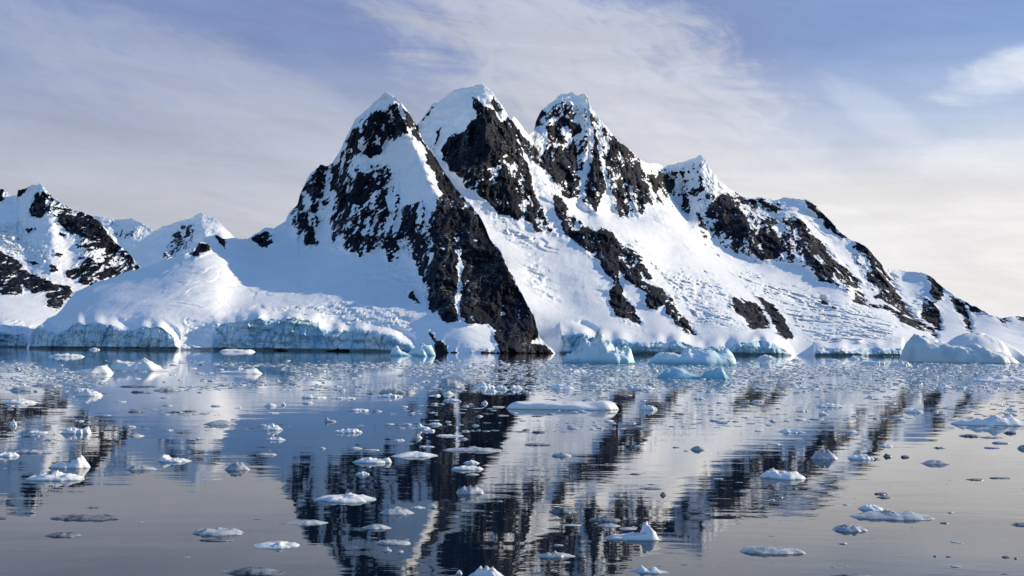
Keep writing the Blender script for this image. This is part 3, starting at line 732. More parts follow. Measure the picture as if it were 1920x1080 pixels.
# ------------------------------------------------------------------ low hill on the far right
sky6 = [(1780, 640, 3600), (1840, 606, 3600), (1862, 599, 3600), (1880, 596, 3600), (1900, 594, 3600), (1930, 594, 3600), (2000, 590, 3600), (2090, 600, 3600), (2200, 640, 3600)]
rocks6 = [(Z(3, [(1745, 812), (1800, 808), (1810, 835), (1760, 828)]), .85), (Z(3, [(1860, 805), (1960, 805), (1960, 840), (1880, 835)]), .75)]
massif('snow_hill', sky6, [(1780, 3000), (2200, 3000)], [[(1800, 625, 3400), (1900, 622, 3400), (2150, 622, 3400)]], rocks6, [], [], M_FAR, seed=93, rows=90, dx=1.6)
# ------------------------------------------------------------------ ice materials
def ice_material(name, a, b, rough, spec, bump, scale=1.0, clear=None):
    m, nt, bs = new_mat(name)
    co = nd(nt, 'TexCoord').outputs['Object']
    n = noise_node(nt, 3.0 * scale, 5, .6, co)
    c = mixc(nt, maprange(nt, n.outputs[0], .36, .64), a, b)
    if clear:                                   # wet clear ice low down at the waterline
        geo = nd(nt, 'NewGeometry').outputs['Position']
        sp = nd(nt, 'SeparateXYZ'); nt.links.new(geo, sp.inputs[0])
        f = maprange(nt, math_n(nt, 'ADD', sp.outputs[2], math_n(nt, 'MULTIPLY', math_n(nt, 'SUBTRACT', n.outputs[0], .5), clear[1])), 0.0, clear[2], 1, 0)
        c = mixc(nt, f, c, clear[0])
    nt.links.new(c, bs.inputs['Base Color'])
    bs.inputs['Roughness'].default_value = rough
    bs.inputs['Specular IOR Level'].default_value = spec
    bn = noise_node(nt, 7.0 * scale, 6, .65, co)
    bp = nd(nt, 'Bump', i_Strength=.6, i_Distance=bump); nt.links.new(bn.outputs[0], bp.inputs['Height'])
    nt.links.new(bp.outputs[0], bs.inputs['Normal'])
    return m


ICE = {
    'white': ice_material('white_snowy_ice', (.86, .89, .93, 1), (.74, .80, .87, 1), .5, .3, .04, 1, ((.42, .56, .64, 1), .10, .07)),
    'grey': ice_material('grey_wet_ice', (.30, .35, .41, 1), (.52, .57, .63, 1), .28, .5, .03, 1.4),
    'dark': ice_material('dark_clear_ice', (.045, .053, .066, 1), (.25, .28, .32, 1), .16, .5, .03, 1.6),
    'berg': ice_material('pale_blue_berg_ice', (.78, .90, .98, 1), (.54, .78, .93, 1), .5, .3, .5, .06, ((.18, .47, .64, 1), 1.6, 2.2)),
    'greyberg': ice_material('weathered_berg_ice', (.66, .77, .86, 1), (.50, .63, .74, 1), .55, .3, .5, .05, ((.33, .50, .58, 1), 1.0, .9)),
}


def make_ice(name, x0, x1, base, hpx, prof, tone, seed, depth=.6, edge=5.0, rough=.3, segs=None, rings=None, flat=False, key_sharp=False):
    """a floating piece of ice: x0..x1 and base are where it meets the water, prof its uneven crest (0..1 across, 0..1 high)"""
    rng = np.random.RandomState(seed)
    cxp = (x0 + x1) / 2
    X, Y = on_water(cxp, base)
    mpp = Y / F                                       # metres per photo pixel there
    W = (x1 - x0) * mpp
    Dp = min(W * depth, .8 * hpx * mpp * Y / CAM_H)
    dpx = Dp / mpp * CAM_H / Y                        # rows its depth takes up in the picture
    Y = Y + Dp * .5
    X = X * (Y / (Y - Dp * .5))
    H = max((hpx - .55 * dpx) * mpp, .35 * hpx * mpp)
    segs = segs or (22 if W / mpp < 40 else 40); rings = rings or (6 if W / mpp < 40 else 11)
    rho = 1 - (1 - np.linspace(0, 1, rings + 1)) ** 1.5 if rings < 9 else 1 - (1 - np.linspace(0, 1, rings + 1)) ** 1.7
    th = np.linspace(0, 2 * math.pi, segs, endpoint=False)
    ct, st = np.cos(th), np.sin(th)
    nz = fbm(np.stack([ct * 1.3 + seed * 3.1, st * 1.3, th * 0 + seed], -1), 4, .6) - .5
    rad = 1 + nz * .9 + (rng.rand(segs) - .5) * .10
    rad = np.where(np.abs(ct) > .93, 1.0, np.clip(rad, .45, 1.25))
    RX, RY = np.outer(rho, rad * ct), np.outer(rho, rad * st)
    u = np.clip(RX * .5 + .5, 0, 1)
    pu = np.array(prof, float)
    h = np.interp(u, pu[:, 0], pu[:, 1])
    # the crest wanders back and forth across the piece
    v0 = (np.interp(u, np.linspace(0, 1, 9), rng.rand(9)) - .5) * .7
    sharp = np.clip(h - .45, 0, 1) * (1.6 if key_sharp else .4)
    ridge = 1 - np.clip(np.abs(RY - v0), 0, 1.3) ** (1.8 - .6 * np.clip(sharp, 0, 1)) * (.45 + sharp * 1.6)
    rim = 1 - np.broadcast_to(rho[:, None], u.shape) ** edge
    low = np.minimum(h, .35)
    hh = (low + (h - low) * np.clip(ridge, 0, 1)) * np.clip(rim * 1.15, 0, 1) ** .7
    q = np.stack([RX * 2.4 + seed, RY * 2.4, RX * 0 + seed * .7], -1).reshape(-1, 3)
    f1, gap, rid, ou, ov = cells(RX * 3.1 + seed * 1.7, RY * 2.3 + seed, seed & 31)
    groove = fbm(np.stack([RX * 7 + seed, RY * 1.2, RX * 0], -1).reshape(-1, 3), 3, .6, True).reshape(u.shape)
    n = (fbm(q, 4, .6).reshape(u.shape) - .5) * 1.3 + (rid - .5) * .35 + ou * (rid - .5) * .5 + (groove - .6) * .5
    hh = np.clip(hh * (1 + rough * n * 2.2), .0, None) + rim * .05 * (n > 0) * n
    hh[1:-1] *= 1 + (rng.rand(rings - 1, segs) - .5) * rough * .8
    z = hh * H
    z[-1] = 0.0
    P = np.stack([RX * W / 2, RY * Dp / 2, z], -1)
    skirt = P[-1].copy(); skirt[:, :2] *= .86; skirt[:, 2] = -max(.35 * H, .05)
    foot = np.array([0, 0, -max(.6 * H, .08)])
    verts = [P[0].mean(0)] + P[1:].reshape(-1, 3).tolist() + skirt.tolist() + [foot.tolist()]
    faces = []
    for k in range(segs):
        k2 = (k + 1) % segs
        faces.append((0, 1 + k, 1 + k2))
        for r in range(rings - 1):
            a = 1 + r * segs
            faces.append((a + k, a + segs + k, a + segs + k2, a + k2))
        a = 1 + (rings - 1) * segs
        faces.append((a + k, a + segs + k, a + segs + k2, a + k2))
        faces.append((a + segs + k, len(verts) - 1, a + segs + k2))
    me = bpy.data.meshes.new(name)
    me.from_pydata([tuple(v) for v in verts], [], faces)
    me.polygons.foreach_set('use_smooth', np.full(len(faces), not flat))
    me.materials.append(ICE[tone])
    me.update()
    o = bpy.data.objects.new(name, me)
    o.location = (float(X), float(Y), 0)
    COL.objects.link(o)
    return o


def from_pixels(pts, base):
    """crest pixels -> (x0, x1, height in px, normalised profile)"""
    a = np.array(pts, float)
    x0, x1 = a[0, 0], a[-1, 0]; hp = base - a[:, 1].min()
    return x0, x1, hp, [((x - x0) / (x1 - x0), max(.02, (base - y) / hp)) for x, y in pts]


ALL_ICE = []                                     # (object, x centre, base row, width, tone word, shape word, short landmark name)


def berg(label, short, pts, base, tone, seed, cat='iceberg', name='iceberg', **kw):
    x0, x1, hp, prof = from_pixels(pts, base)
    o = make_ice(name, x0, x1, base, hp, prof, tone, seed, **kw)
    o['label'] = label; o['category'] = cat
    ALL_ICE.append([o, (x0 + x1) / 2, base, x1 - x0, None, None, short])
    return o


A = lambda pts: [(x * .26042, 640 + y * .26042) for x, y in pts]
berg('jagged pale blue iceberg with a spiky crest before the glacier front', 'jagged iceberg',
     Z(6, [(495, 880), (500, 850), (515, 828), (530, 845), (548, 820), (560, 842), (575, 818), (590, 835), (600, 792), (650, 775), (690, 772), (705, 752), (740, 772), (775, 802), (830, 826), (860, 815), (890, 798), (910, 798), (925, 832), (928, 885)]),
     682, 'berg', 3, depth=.5, edge=7, rough=.40, segs=110, rings=22)
berg('smooth blue iceberg sagging in the middle with a block at each end', 'saddle-backed iceberg',
     Z(6, [(990, 885), (1010, 858), (1060, 842), (1130, 840), (1200, 850), (1212, 818), (1230, 803), (1300, 803), (1380, 815), (1400, 838), (1440, 822), (1480, 803), (1510, 797), (1545, 800), (1552, 838), (1545, 890), (1530, 905)]),
     684, 'berg', 8, depth=.5, edge=7, rough=.2, segs=90, rings=22)
berg('big grey-blue iceberg with a sheer left end and a long sloping snow top', 'big grey iceberg',
     Z(3, [(1160, 1080), (1172, 1000), (1180, 940), (1210, 918), (1240, 910), (1270, 916), (1290, 938), (1340, 946), (1400, 962), (1440, 985), (1500, 998), (1570, 1000), (1610, 978), (1640, 992), (1690, 1020), (1750, 1022), (1830, 1040), (1870, 1060), (1885, 1082)]),
     681, 'greyberg', 12, depth=.45, edge=9, rough=.16, segs=110, rings=24)
berg('broad smooth snow-domed iceberg rising behind the big grey iceberg', 'snow-domed iceberg',
     Z(3, [(1340, 1070), (1400, 960), (1450, 930), (1530, 908), (1620, 898), (1700, 915), (1780, 960), (1850, 1000), (1920, 1030), (2000, 1060), (2060, 1072)]),
     678, 'white', 15, depth=.55, edge=3, rough=.05, segs=80, rings=20)
berg('low blue ice hump with a long tail lying in front of the saddle-backed iceberg', 'blue hump with a tail',
     Z(6, [(1040, 975), (1070, 955), (1100, 936), (1150, 921), (1195, 922), (1240, 945), (1300, 966), (1312, 980)]), 710, 'berg', 21, depth=.6, edge=3, rough=.15, segs=50, rings=12)
berg('rounded blue ice hump with a pointed right shoulder beside a longer blue hump', 'pointed blue hump',
     Z(6, [(1298, 980), (1335, 950), (1365, 935), (1400, 925), (1425, 918), (1440, 926), (1475, 962), (1492, 982)]), 711, 'berg', 22, depth=.6, edge=3, rough=.18, segs=50, rings=12)
berg('low white floe with two humps, largest in the water below the snow dome', 'two-humped floe',
     A([(785, 212), (795, 155), (830, 125), (860, 145), (930, 152), (1000, 152), (1040, 135), (1090, 150), (1120, 182), (1140, 200), (1240, 212)]), 696, 'white', 31, cat='ice floe', name='ice_floe', depth=.5, edge=6, rough=.2, segs=60, rings=14)
berg('white floe with a thick right half touching the two-humped floe', 'thick-ended floe',
     A([(545, 235), (600, 208), (680, 202), (700, 180), (750, 175), (790, 200), (805, 238)]), 701, 'white', 32, cat='ice floe', name='ice_floe', depth=.6, edge=4, rough=.2)
berg('pale blue berg piece with a stepped back by the dark rock foot', 'stepped berg piece',
     Z(5, [(730, 855), (742, 812), (760, 800), (785, 806), (800, 828), (835, 838), (870, 856)]), 667.5, 'berg', 35, depth=.7, edge=5, rough=.3)
berg('rounded white-blue berg piece leaning against the dark rock at the shore', 'rounded berg piece',
     Z(5, [(825, 850), (860, 815), (890, 800), (940, 785), (985, 790), (1003, 825), (1008, 855)]), 667, 'berg', 36, depth=.7, edge=5, rough=.25)
berg('small white ice cone standing before the rounded berg piece at the shore', 'shore ice cone',
     Z(5, [(898, 858), (908, 818), (925, 810), (940, 825), (960, 858)]), 668.5, 'berg', 37, depth=.7, edge=4, rough=.2)
berg('long flat-topped ice floe, thick and even, alone in the middle of the water', 'long flat floe',
     [(947, 767), (953, 757), (970, 753), (1010, 755), (1050, 754.5), (1075, 752), (1095, 753), (1130, 750), (1155, 752), (1160, 759), (1162, 767)], 768.5, 'white', 41, cat='ice floe', name='ice_floe', depth=.32, edge=12, rough=.08, segs=90, rings=14)

# floes and fragments: x0, x1, base row, height, profile key, tone, short landmark name and label for the ones that stand out
PR = {
    'lump': [(0, .1), (.12, .55), (.3, .9), (.5, 1), (.7, .8), (.88, .5), (1, .1)],
    'flat': [(0, .3), (.1, .7), (.35, 1), (.6, .8), (.9, .7), (1, .3)],
    'bumpy': [(0, .2), (.08, .6), (.18, .45), (.28, .8), (.38, .6), (.5, 1), (.62, .7), (.72, .9), (.84, .5), (.93, .6), (1, .2)],
    'spike': [(0, .15), (.15, .35), (.3, .5), (.4, .75), (.5, 1), (.58, .8), (.7, .5), (.85, .45), (1, .1)],
    'horn': [(0, .1), (.2, .42), (.45, .62), (.62, .38), (.8, .62), (.9, 1), (.97, .8), (1, .2)],
    'peakr': [(0, .12), (.12, .38), (.4, .32), (.55, .45), (.75, 1), (.85, .85), (1, .15)],
    'peakl': [(0, .15), (.1, .8), (.22, 1), (.35, .5), (.6, .4), (.85, .3), (1, .1)],
    'knob': [(0, .15), (.1, .5), (.3, .62), (.48, .66), (.54, .95), (.6, 1), (.66, .7), (.8, .5), (1, .1)],
    'fin': [(0, .08), (.1, .22), (.3, .2), (.5, .3), (.69, .28), (.72, .95), (.78, 1), (.9, .7), (.97, .2), (1, .05)],
    'shark': [(0, .1), (.25, .3), (.48, .35), (.56, .6), (.63, 1), (.70, .35), (.85, .45), (.96, .4), (1, .05)],
    'lens': [(0, .1), (.2, .6), (.45, 1), (.7, .85), (.9, .4), (1, .05)],
    'twin': [(0, .05), (.1, .1), (.25, .2), (.33, 1), (.42, .4), (.55, .25), (.66, .9), (.72, .5), (.8, .15), (1, .05)],
    'crumb': [(0, .15), (.2, .35), (.35, .8), (.42, .5), (.5, 1), (.58, .55), (.66, .8), (.8, .4), (1, .1)],
    'tilt': [(0, 1), (.15, .9), (.5, .5), (1, .1)],
}
SHAPE = {'lump': 'rounded lump', 'flat': 'flat slab', 'bumpy': 'bumpy piece', 'spike': 'pointed chunk', 'horn': 'horned piece', 'peakr': 'right-peaked chunk', 'peakl': 'left-peaked chunk', 'knob': 'knobbed piece',
         'fin': 'finned piece', 'shark': 'finned piece', 'lens': 'lens-shaped slab', 'twin': 'two-lumped piece', 'crumb': 'crumbly piece', 'tilt': 'tilted shard'}
W_, G_, D_ = 'white', 'grey', 'dark'
FLOES = [
    (141, 190, 743, 12, 'bumpy', W_), (112, 170, 814, 18, 'horn', W_, 'white floe with a right tip', 'thick white floe with a small upturned right tip and grey underside'),
    (8, 70, 757, 9, 'bumpy', W_), (18, 32, 799, 18, 'spike', W_), (51, 90, 813, 6, 'flat', W_), (16, 70, 733, 7, 'lump', G_), (60, 120, 724, 7, 'spike', G_), (380, 445, 797, 9, 'lens', G_), (404, 492, 701, 12, 'peakr', W_),
    (290, 345, 733, 6, 'bumpy', G_), (89, 159, 669, 6, 'bumpy', W_), (166, 188, 656, 7, 'spike', W_), (272, 302, 656, 5, 'lump', W_), (411, 479, 660, 5, 'flat', W_), (245, 275, 736, 4, 'flat', D_), (225, 297, 726, 4, 'flat', D_),
    (240, 271, 773, 4, 'flat', D_), (316, 346, 774, 4, 'flat', D_), (341, 370, 772, 4, 'bumpy', D_), (328, 362, 812, 4, 'flat', D_), (52, 84, 846, 6, 'bumpy', D_), (23, 104, 850, 7, 'bumpy', G_), (-6, 36, 857, 12, 'bumpy', W_),
    (492, 531, 807, 13, 'lump', W_, 'rounded white knoll', 'clean white rounded knoll of ice with its mirror image below'), (497, 536, 826, 8, 'bumpy', W_), (608, 631, 791, 11, 'peakl', G_), (626, 680, 812, 9, 'bumpy', W_), (658, 692, 771, 6, 'flat', W_), (696, 717, 772, 5, 'lump', G_),
    (496, 519, 762, 8, 'lump', W_), (527, 536, 760, 7, 'lump', W_), (566, 589, 757, 5, 'lump', W_), (565, 613, 747, 5, 'flat', W_), (620, 667, 748, 5, 'bumpy', W_), (706, 756, 745, 6, 'bumpy', W_), (709, 780, 738, 8, 'flat', G_),
    (818, 873, 727, 15, 'lump', G_, 'pale grey mound', 'smooth pale grey mound of ice at the edge of the ice field'), (829, 852, 740, 10, 'spike', W_), (830, 863, 752, 6, 'bumpy', W_), (886, 928, 728, 12, 'bumpy', W_), (912, 933, 735, 8, 'lump', W_), (930, 951, 731, 10, 'bumpy', W_), (954, 981, 730, 9, 'lump', W_),
    (902, 915, 757, 9, 'spike', W_), (781, 808, 805, 14, 'peakl', W_), (802, 829, 797, 6, 'bumpy', W_), (792, 816, 809, 6, 'flat', W_), (772, 792, 822, 10, 'bumpy', G_), (818, 870, 819, 4, 'flat', W_), (863, 878, 824, 4, 'lump', W_),
    (735, 822, 858, 11, 'lens', W_, 'smooth lens floe', 'smooth pale lens-shaped floe with pointed ends'), (829, 946, 847, 8, 'bumpy', G_, 'long bumpy grey strip', 'long thin strip of bumpy grey ice over the dark reflection'), (656, 680, 842, 5, 'lump', W_), (678, 712, 845, 4, 'flat', G_), (598, 611, 842, 5, 'lump', W_), (480, 519, 854, 6, 'flat', G_),
    (660, 735, 869, 15, 'horn', W_, 'horned white floe', 'bright white floe with a blunt horn at its right end and clear reflection'), (666, 693, 891, 9, 'bumpy', W_), (587, 706, 943, 17, 'knob', W_, 'knobbed white floe', 'bright white wide floe with a knob right of its middle'),
    (712, 777, 965, 12, 'lump', G_), (769, 799, 954, 7, 'crumb', W_), (806, 820, 953, 6, 'lump', G_), (541, 615, 984, 9, 'lens', G_, 'grey lens floe', 'grey lens-shaped floe lying across the edge of the mountain reflection'), (678, 734, 993, 10, 'lens', G_), (704, 770, 1022, 9, 'flat', G_), (716, 735, 1034, 10, 'spike', G_), (744, 757, 1036, 8, 'spike', G_),
    (474, 562, 1029, 17, 'shark', W_, 'floe with a small fin', 'low pale floe with one small sharp fin on open grey water'), (415, 535, 1079, 20, 'lens', D_, 'dark lens slab', 'dark glassy lens-shaped slab at the bottom edge of the water'), (855, 867, 1077, 12, 'spike', W_),
    (878, 946, 1084, 22, 'crumb', W_, 'crumbly heap', 'grey slab heaped with white crumbs at the bottom of the dark reflection'), (868, 900, 870, 8, 'lump', W_), (846, 907, 882, 8, 'flat', W_), (873, 899, 891, 5, 'lens', G_),
    (855, 908, 927, 16, 'bumpy', G_, 'glassy block', 'glassy grey block of ice with glinting white facets'), (1138, 1234, 1014, 31, 'fin', W_, 'floe with a tall fin', 'white floe with a tall curved fin standing up at its right end'), (1120, 1164, 988, 7, 'lump', G_), (1161, 1193, 993, 6, 'lens', G_),
    (1003, 1079, 1046, 11, 'crumb', G_, 'crumb-topped slab', 'grey pointed slab carrying a cluster of white crumbs'), (1029, 1083, 963, 14, 'lump', D_), (1104, 1164, 978, 12, 'bumpy', D_), (1180, 1250, 1075, 14, 'twin', W_, 'two-lumped clear floe', 'thin clear floe bearing two separate white lumps'),
    (1178, 1204, 890, 4, 'lens', D_), (1198, 1242, 918, 5, 'bumpy', D_), (1237, 1250, 929, 7, 'lump', D_), (1386, 1509, 1040, 13, 'flat', G_, 'long grey slab', 'long grey slab of wet ice lying on smooth grey water'), (1055, 1091, 986, 5, 'spike', G_),
    (1423, 1507, 899, 16, 'flat', W_, 'flat-topped white floe', 'clean white floe with a nearly flat top and blunt ends'), (1725, 1783, 871, 9, 'lens', G_), (1811, 1847, 901, 5, 'bumpy', D_), (1854, 1898, 898, 4, 'flat', D_), (1639, 1666, 928, 6, 'flat', D_), (1643, 1674, 935, 6, 'bumpy', D_),
    (1608, 1662, 958, 10, 'lump', W_), (1592, 1750, 976, 17, 'bumpy', G_, 'long grey raft', 'long ragged raft of grey ice with dark left and right ends'), (1560, 1627, 997, 12, 'lump', G_), (1762, 1779, 982, 4, 'bumpy', D_), (1896, 1935, 987, 8, 'lump', D_), (1545, 1644, 1084, 10, 'lens', D_, 'dark arched slab', 'dark arched slab cut off by the bottom edge on the right'),
    (1878, 1894, 1046, 5, 'bumpy', D_), (1901, 1908, 1048, 4, 'lump', D_), (1773, 1784, 1045, 3, 'flat', D_), (1749, 1757, 1044, 3, 'lump', D_),
    (1529, 1582, 764, 8, 'lump', W_), (1535, 1554, 778, 13, 'tilt', W_, 'tilted white shard', 'tilted white shard sloping down to the right'), (1693, 1733, 774, 10, 'spike', W_), (1788, 1935, 799, 17, 'bumpy', W_, 'long pale floe by the edge', 'long pale floe with a low uneven back running out of the picture'),
    (1821, 1930, 716, 9, 'bumpy', W_, 'long white bank', 'long low white bank of ice below the snow-domed iceberg'), (1753, 1786, 728, 8, 'lump', W_), (1792, 1816, 729, 6, 'flat', W_), (1454, 1511, 812, 9, 'twin', W_), (1581, 1608, 811, 7, 'bumpy', W_), (1520, 1571, 861, 17, 'lump', G_, 'glassy round lump', 'glassy round grey lump of ice beside a white one'),
    (1590, 1637, 862, 13, 'bumpy', W_), (1656, 1673, 857, 7, 'lump', D_), (1688, 1706, 858, 6, 'lump', D_), (1649, 1674, 838, 7, 'bumpy', W_), (1798, 1837, 819, 7, 'bumpy', D_), (1838, 1880, 822, 4, 'flat', D_), (1860, 1891, 832, 5, 'flat', G_), (1748, 1774, 841, 5, 'twin', D_), (1844, 1878, 841, 4, 'flat', G_), (1881, 1908, 813, 6, 'lump', D_), (1907, 1930, 842, 10, 'lump', G_),
    (1589, 1627, 674, 9, 'lump', W_), (1612, 1663, 683, 6, 'flat', W_), (1670, 1710, 686, 12, 'bumpy', W_), (1844, 1887, 688, 5, 'flat', W_), (1420, 1456, 673, 9, 'lump', W_), (1482, 1504, 676, 4, 'lump', W_), (1545, 1577, 677, 5, 'lump', W_),
    (1199, 1233, 769, 12, 'bumpy', W_), (1060, 1087, 804, 5, 'lens', G_), (1294, 1325, 844, 9, 'lump', G_), (1409, 1432, 754, 5, 'flat', W_), (1057, 1101, 699, 10, 'bumpy', W_), (1222, 1234, 697, 9, 'lump', W_), (1330, 1342, 698, 8, 'spike', W_), (1034, 1072, 856, 9, 'bumpy', G_), (1028, 1080, 730, 8, 'lump', W_),
    (1180, 1229, 730, 6, 'bumpy', W_), (1101, 1148, 724, 5, 'flat', W_), (983, 1034, 836, 6, 'flat', D_), (997, 1027, 812, 5, 'flat', D_), (978, 996, 808, 5, 'lump', D_),
    (94, 169, 879, 22, 'peakr', W_, 'peaked white floe', 'white floe low on its left and peaked on its right, near the left edge'), (49, 158, 902, 15, 'bumpy', W_, 'long bumpy white floe', 'long white floe with a bumpy crest, below the peaked white floe'), (236, 295, 882, 9, 'lump', G_), (296, 358, 867, 13, 'peakl', W_), (421, 469, 882, 14, 'lump', G_, 'round grey floe', 'round grey floe with a soft top left of the mountain reflection'), (428, 461, 890, 5, 'twin', D_),
    (161, 192, 953, 5, 'twin', D_), (93, 230, 976, 14, 'bumpy', D_, 'long dark floe', 'long dark floe with a paler frosted middle on grey water'), (89, 152, 1007, 12, 'bumpy', D_, 'dark ragged floe', 'small dark ragged floe below the long dark floe'), (360, 456, 1004, 13, 'flat', G_, 'grey bar floe', 'grey bar of ice with a notch near its right end'), (374, 438, 1015, 6, 'flat', D_), (-6, 15, 973, 5, 'lump', D_),
]
k_seed = 100
for f in FLOES:
    x0, x1, base, hp, key, tone = f[:6]
    if tone == D_:
        hp *= .75
    elif x1 - x0 < 48:
        hp *= .76
    k_seed += 1
    wpx = x1 - x0
    o = make_ice('ice_floe', x0, x1, base, hp, PR[key], tone, k_seed, depth=random.uniform(.45, .8) if tone != D_ else random.uniform(.5, .9), edge={'flat': 9, 'lens': 2.5, 'lump': 3.5}.get(key, 5), key_sharp=key in ('fin', 'shark', 'spike', 'twin'),
                 rough=.34 if key != 'lens' else .10, segs=56 if wpx > 60 else None, rings=13 if wpx > 60 else None, flat=(tone == W_ and wpx < 60))
    o['category'] = 'ice floe'
    short = f[6] if len(f) > 6 else None
    if short:
        o['label'] = f[7]
    ALL_ICE.append([o, (x0 + x1) / 2, base, wpx, tone, SHAPE[key], short])

# the next largest fragments, each a piece of its own
rs = random.Random(5)
keys = ['lump', 'flat', 'flat', 'flat', 'bumpy', 'bumpy', 'bumpy', 'bumpy', 'peakr', 'peakl']
taken = [(a[1], a[2], a[3]) for a in ALL_ICE]
N_SINGLE = 300 - len([a for a in ALL_ICE if a[4]])
tries = 0
while N_SINGLE > 0 and tries < 20000:
    tries += 1
    px = rs.uniform(0, 1920); py = 684 + (rs.random() ** 2.2) * 170
    # denser where the ice field lies, thinner on the open grey water
    dens = math.exp(-((py - 712) / 42) ** 2) * .9 + .18 * (py < 860) + .12
    if rs.random() > dens:
        continue
    s = (py - 655) / 100
    wpx = rs.uniform(10, 30) * (.5 + .4 * s)
    if any(abs(px - a) < (wpx + c) * .5 and abs(py - b) < 7 for a, b, c in taken):
        continue
    key = rs.choice(keys)
    tone = rs.choices([W_, G_, D_], [6, 2.4, 1.2] if py < 760 else [3.5, 2.5, 3])[0]
    hp = wpx * {'flat': .09, 'lump': .19}.get(key, .15) * (.6 if tone == D_ else 1)
    k_seed += 1
    o = make_ice('ice_floe', px - wpx / 2, px + wpx / 2, py, max(hp, 1.6), PR[key], tone, k_seed, depth=rs.uniform(.5, .9), edge={'flat': 9, 'lump': 3.5}.get(key, 5), rough=.4, segs=16, rings=5, flat=(tone == W_))
    o['category'] = 'ice floe'
    ALL_ICE.append([o, px, py, wpx, tone, SHAPE[key], None])
    taken.append((px, py, wpx)); N_SINGLE -= 1
for a in ALL_ICE:
    if a[0].name.startswith('ice_floe'):
        a[0]['group'] = 'ice floes drifting on the calm water'
    else:
        a[0]['group'] = 'icebergs afloat before the glacier front'

# brash: the countless small bits between them
rb = np.random.RandomState(9)
V, Fc, MI = [], [], []
n_bits = 62000
px = rb.uniform(-250, 2170, n_bits)
sel = rb.rand(n_bits)
py = np.where(sel < .74, 674 + np.abs(rb.randn(n_bits)) * 26 + rb.rand(n_bits) * 16, np.where(sel < .97, 680 + rb.rand(n_bits) * 130, 760 + rb.rand(n_bits) * 330))
cl_n = fbm(np.stack([px / 120, py / 9, px * 0], -1), 3)
keep = cl_n > np.where(py < 738, .35 - .16 * sstep(650, 950, px), .52) + .06 * (py > 800) + .05 * ((px < 800) & (py > 715)) + .10 * sstep(950, 350, px) * (py < 760) + .08 * ((px < 420) & (py < 690))
for x, y in zip(px[keep], py[keep]):
    X, Y = on_water(x, y)
    m = Y / F
    w = (2.0 + 20 * rb.rand() ** 3.8) * (.45 + .55 * min((y - 655) / 80, 1.5)) * m * .5
    d = w * rb.uniform(.25, .8)
    dark = rb.rand() < (.30 if y < 735 else .65)
    h = w * (.05 + .22 * rb.rand() ** 2) * (.35 if dark else 1)
    n = rb.randint(6, 9)
    t0 = rb.rand() * 6
    b0 = len(V)
    for j in range(n):
        a = t0 + j * 2 * math.pi / n; r = rb.uniform(.7, 1.15)
        V.append((X + math.cos(a) * w * r, Y + math.sin(a) * d * r, -.02))
    for j in range(n):
        a = t0 + j * 2 * math.pi / n + .3; r = rb.uniform(.4, .85)
        V.append((X + math.cos(a) * w * r, Y + math.sin(a) * d * r, h * rb.uniform(.3, 1)))
    V.append((X + w * rb.uniform(-.3, .3), Y, h * 1.15))
    for j in range(n):
        j2 = (j + 1) % n
        Fc.append((b0 + j, b0 + j2, b0 + n + j2, b0 + n + j)); Fc.append((b0 + n + j, b0 + n + j2, b0 + 2 * n))
        MI += [2 if dark else (0 if rb.rand() < .75 else 1)] * 2
me = bpy.data.meshes.new('brash_ice'); me.from_pydata(V, [], Fc)
for t in ('white', 'grey', 'dark'):
    me.materials.append(ICE[t])
me.polygons.foreach_set('material_index', np.array(MI, np.int32)); me.update()
brash = bpy.data.objects.new('brash_ice', me); COL.objects.link(brash)
brash['kind'] = 'stuff'
# ------------------------------------------------------------------ labels for the floes that do not stand out by themselves
marks = [a for a in ALL_ICE if a[6]]
WORD = {'white': 'white', 'grey': 'grey', 'dark': 'dark'}


def size_word(w, y):
    r = w / (.55 + .5 * (y - 655) / 100)
    return 'tiny' if r < 17 else 'small' if r < 30 else 'medium' if r < 60 else 'wide'


buckets = {}
for a in ALL_ICE:
    if a[6]:
        continue
    o, x, y, wd, tone, shape, _ = a
    best = min(marks, key=lambda q: math.hypot(max(0, abs(q[1] - x) - q[3] / 2), (q[2] - y) * 3))
    dx = x - best[1]; dy = y - best[2]
    if abs(dx) > best[3] / 2 + wd / 4 and abs(dx) > abs(dy) * 2:
        rel = 'left of' if dx < 0 else 'right of'
    elif dy >= 0:
        rel = 'in front of' if abs(dx) < best[3] * .5 + 20 else ('front-left of' if dx < 0 else 'front-right of')
    else:
        rel = 'behind' if abs(dx) < best[3] * .5 + 20 else ('back-left of' if dx < 0 else 'back-right of')
    key = '%s %s %s %s the %s' % (size_word(wd, y), WORD[tone], shape, rel, best[6])
    buckets.setdefault(key, []).append((math.hypot(dx, dy * 3), o))
ORD = ['nearest', 'second nearest', 'third nearest', 'fourth nearest', 'fifth nearest', 'sixth nearest', 'seventh nearest', 'eighth nearest']
for key, lst in buckets.items():
    lst.sort(key=lambda t: t[0])
    for i, (_, o) in enumerate(lst):
        o['label'] = key if len(lst) == 1 else ORD[min(i, 7)] + ' ' + key
# ------------------------------------------------------------------ sun and sky
SUN_EL, SUN_AZ = 20.0, 77.0          # azimuth measured from the view direction towards the right
sd = Vector((math.sin(R(SUN_AZ)) * math.cos(R(SUN_EL)), math.cos(R(SUN_AZ)) * math.cos(R(SUN_EL)), math.sin(R(SUN_EL))))
sl = bpy.data.lights.new('sun', 'SUN'); sl.energy = 4.3; sl.angle = R(.5); sl.color = (1, .80, .53)
so = bpy.data.objects.new('sun', sl); COL.objects.link(so)
so.rotation_euler = sd.to_track_quat('Z', 'Y').to_euler()

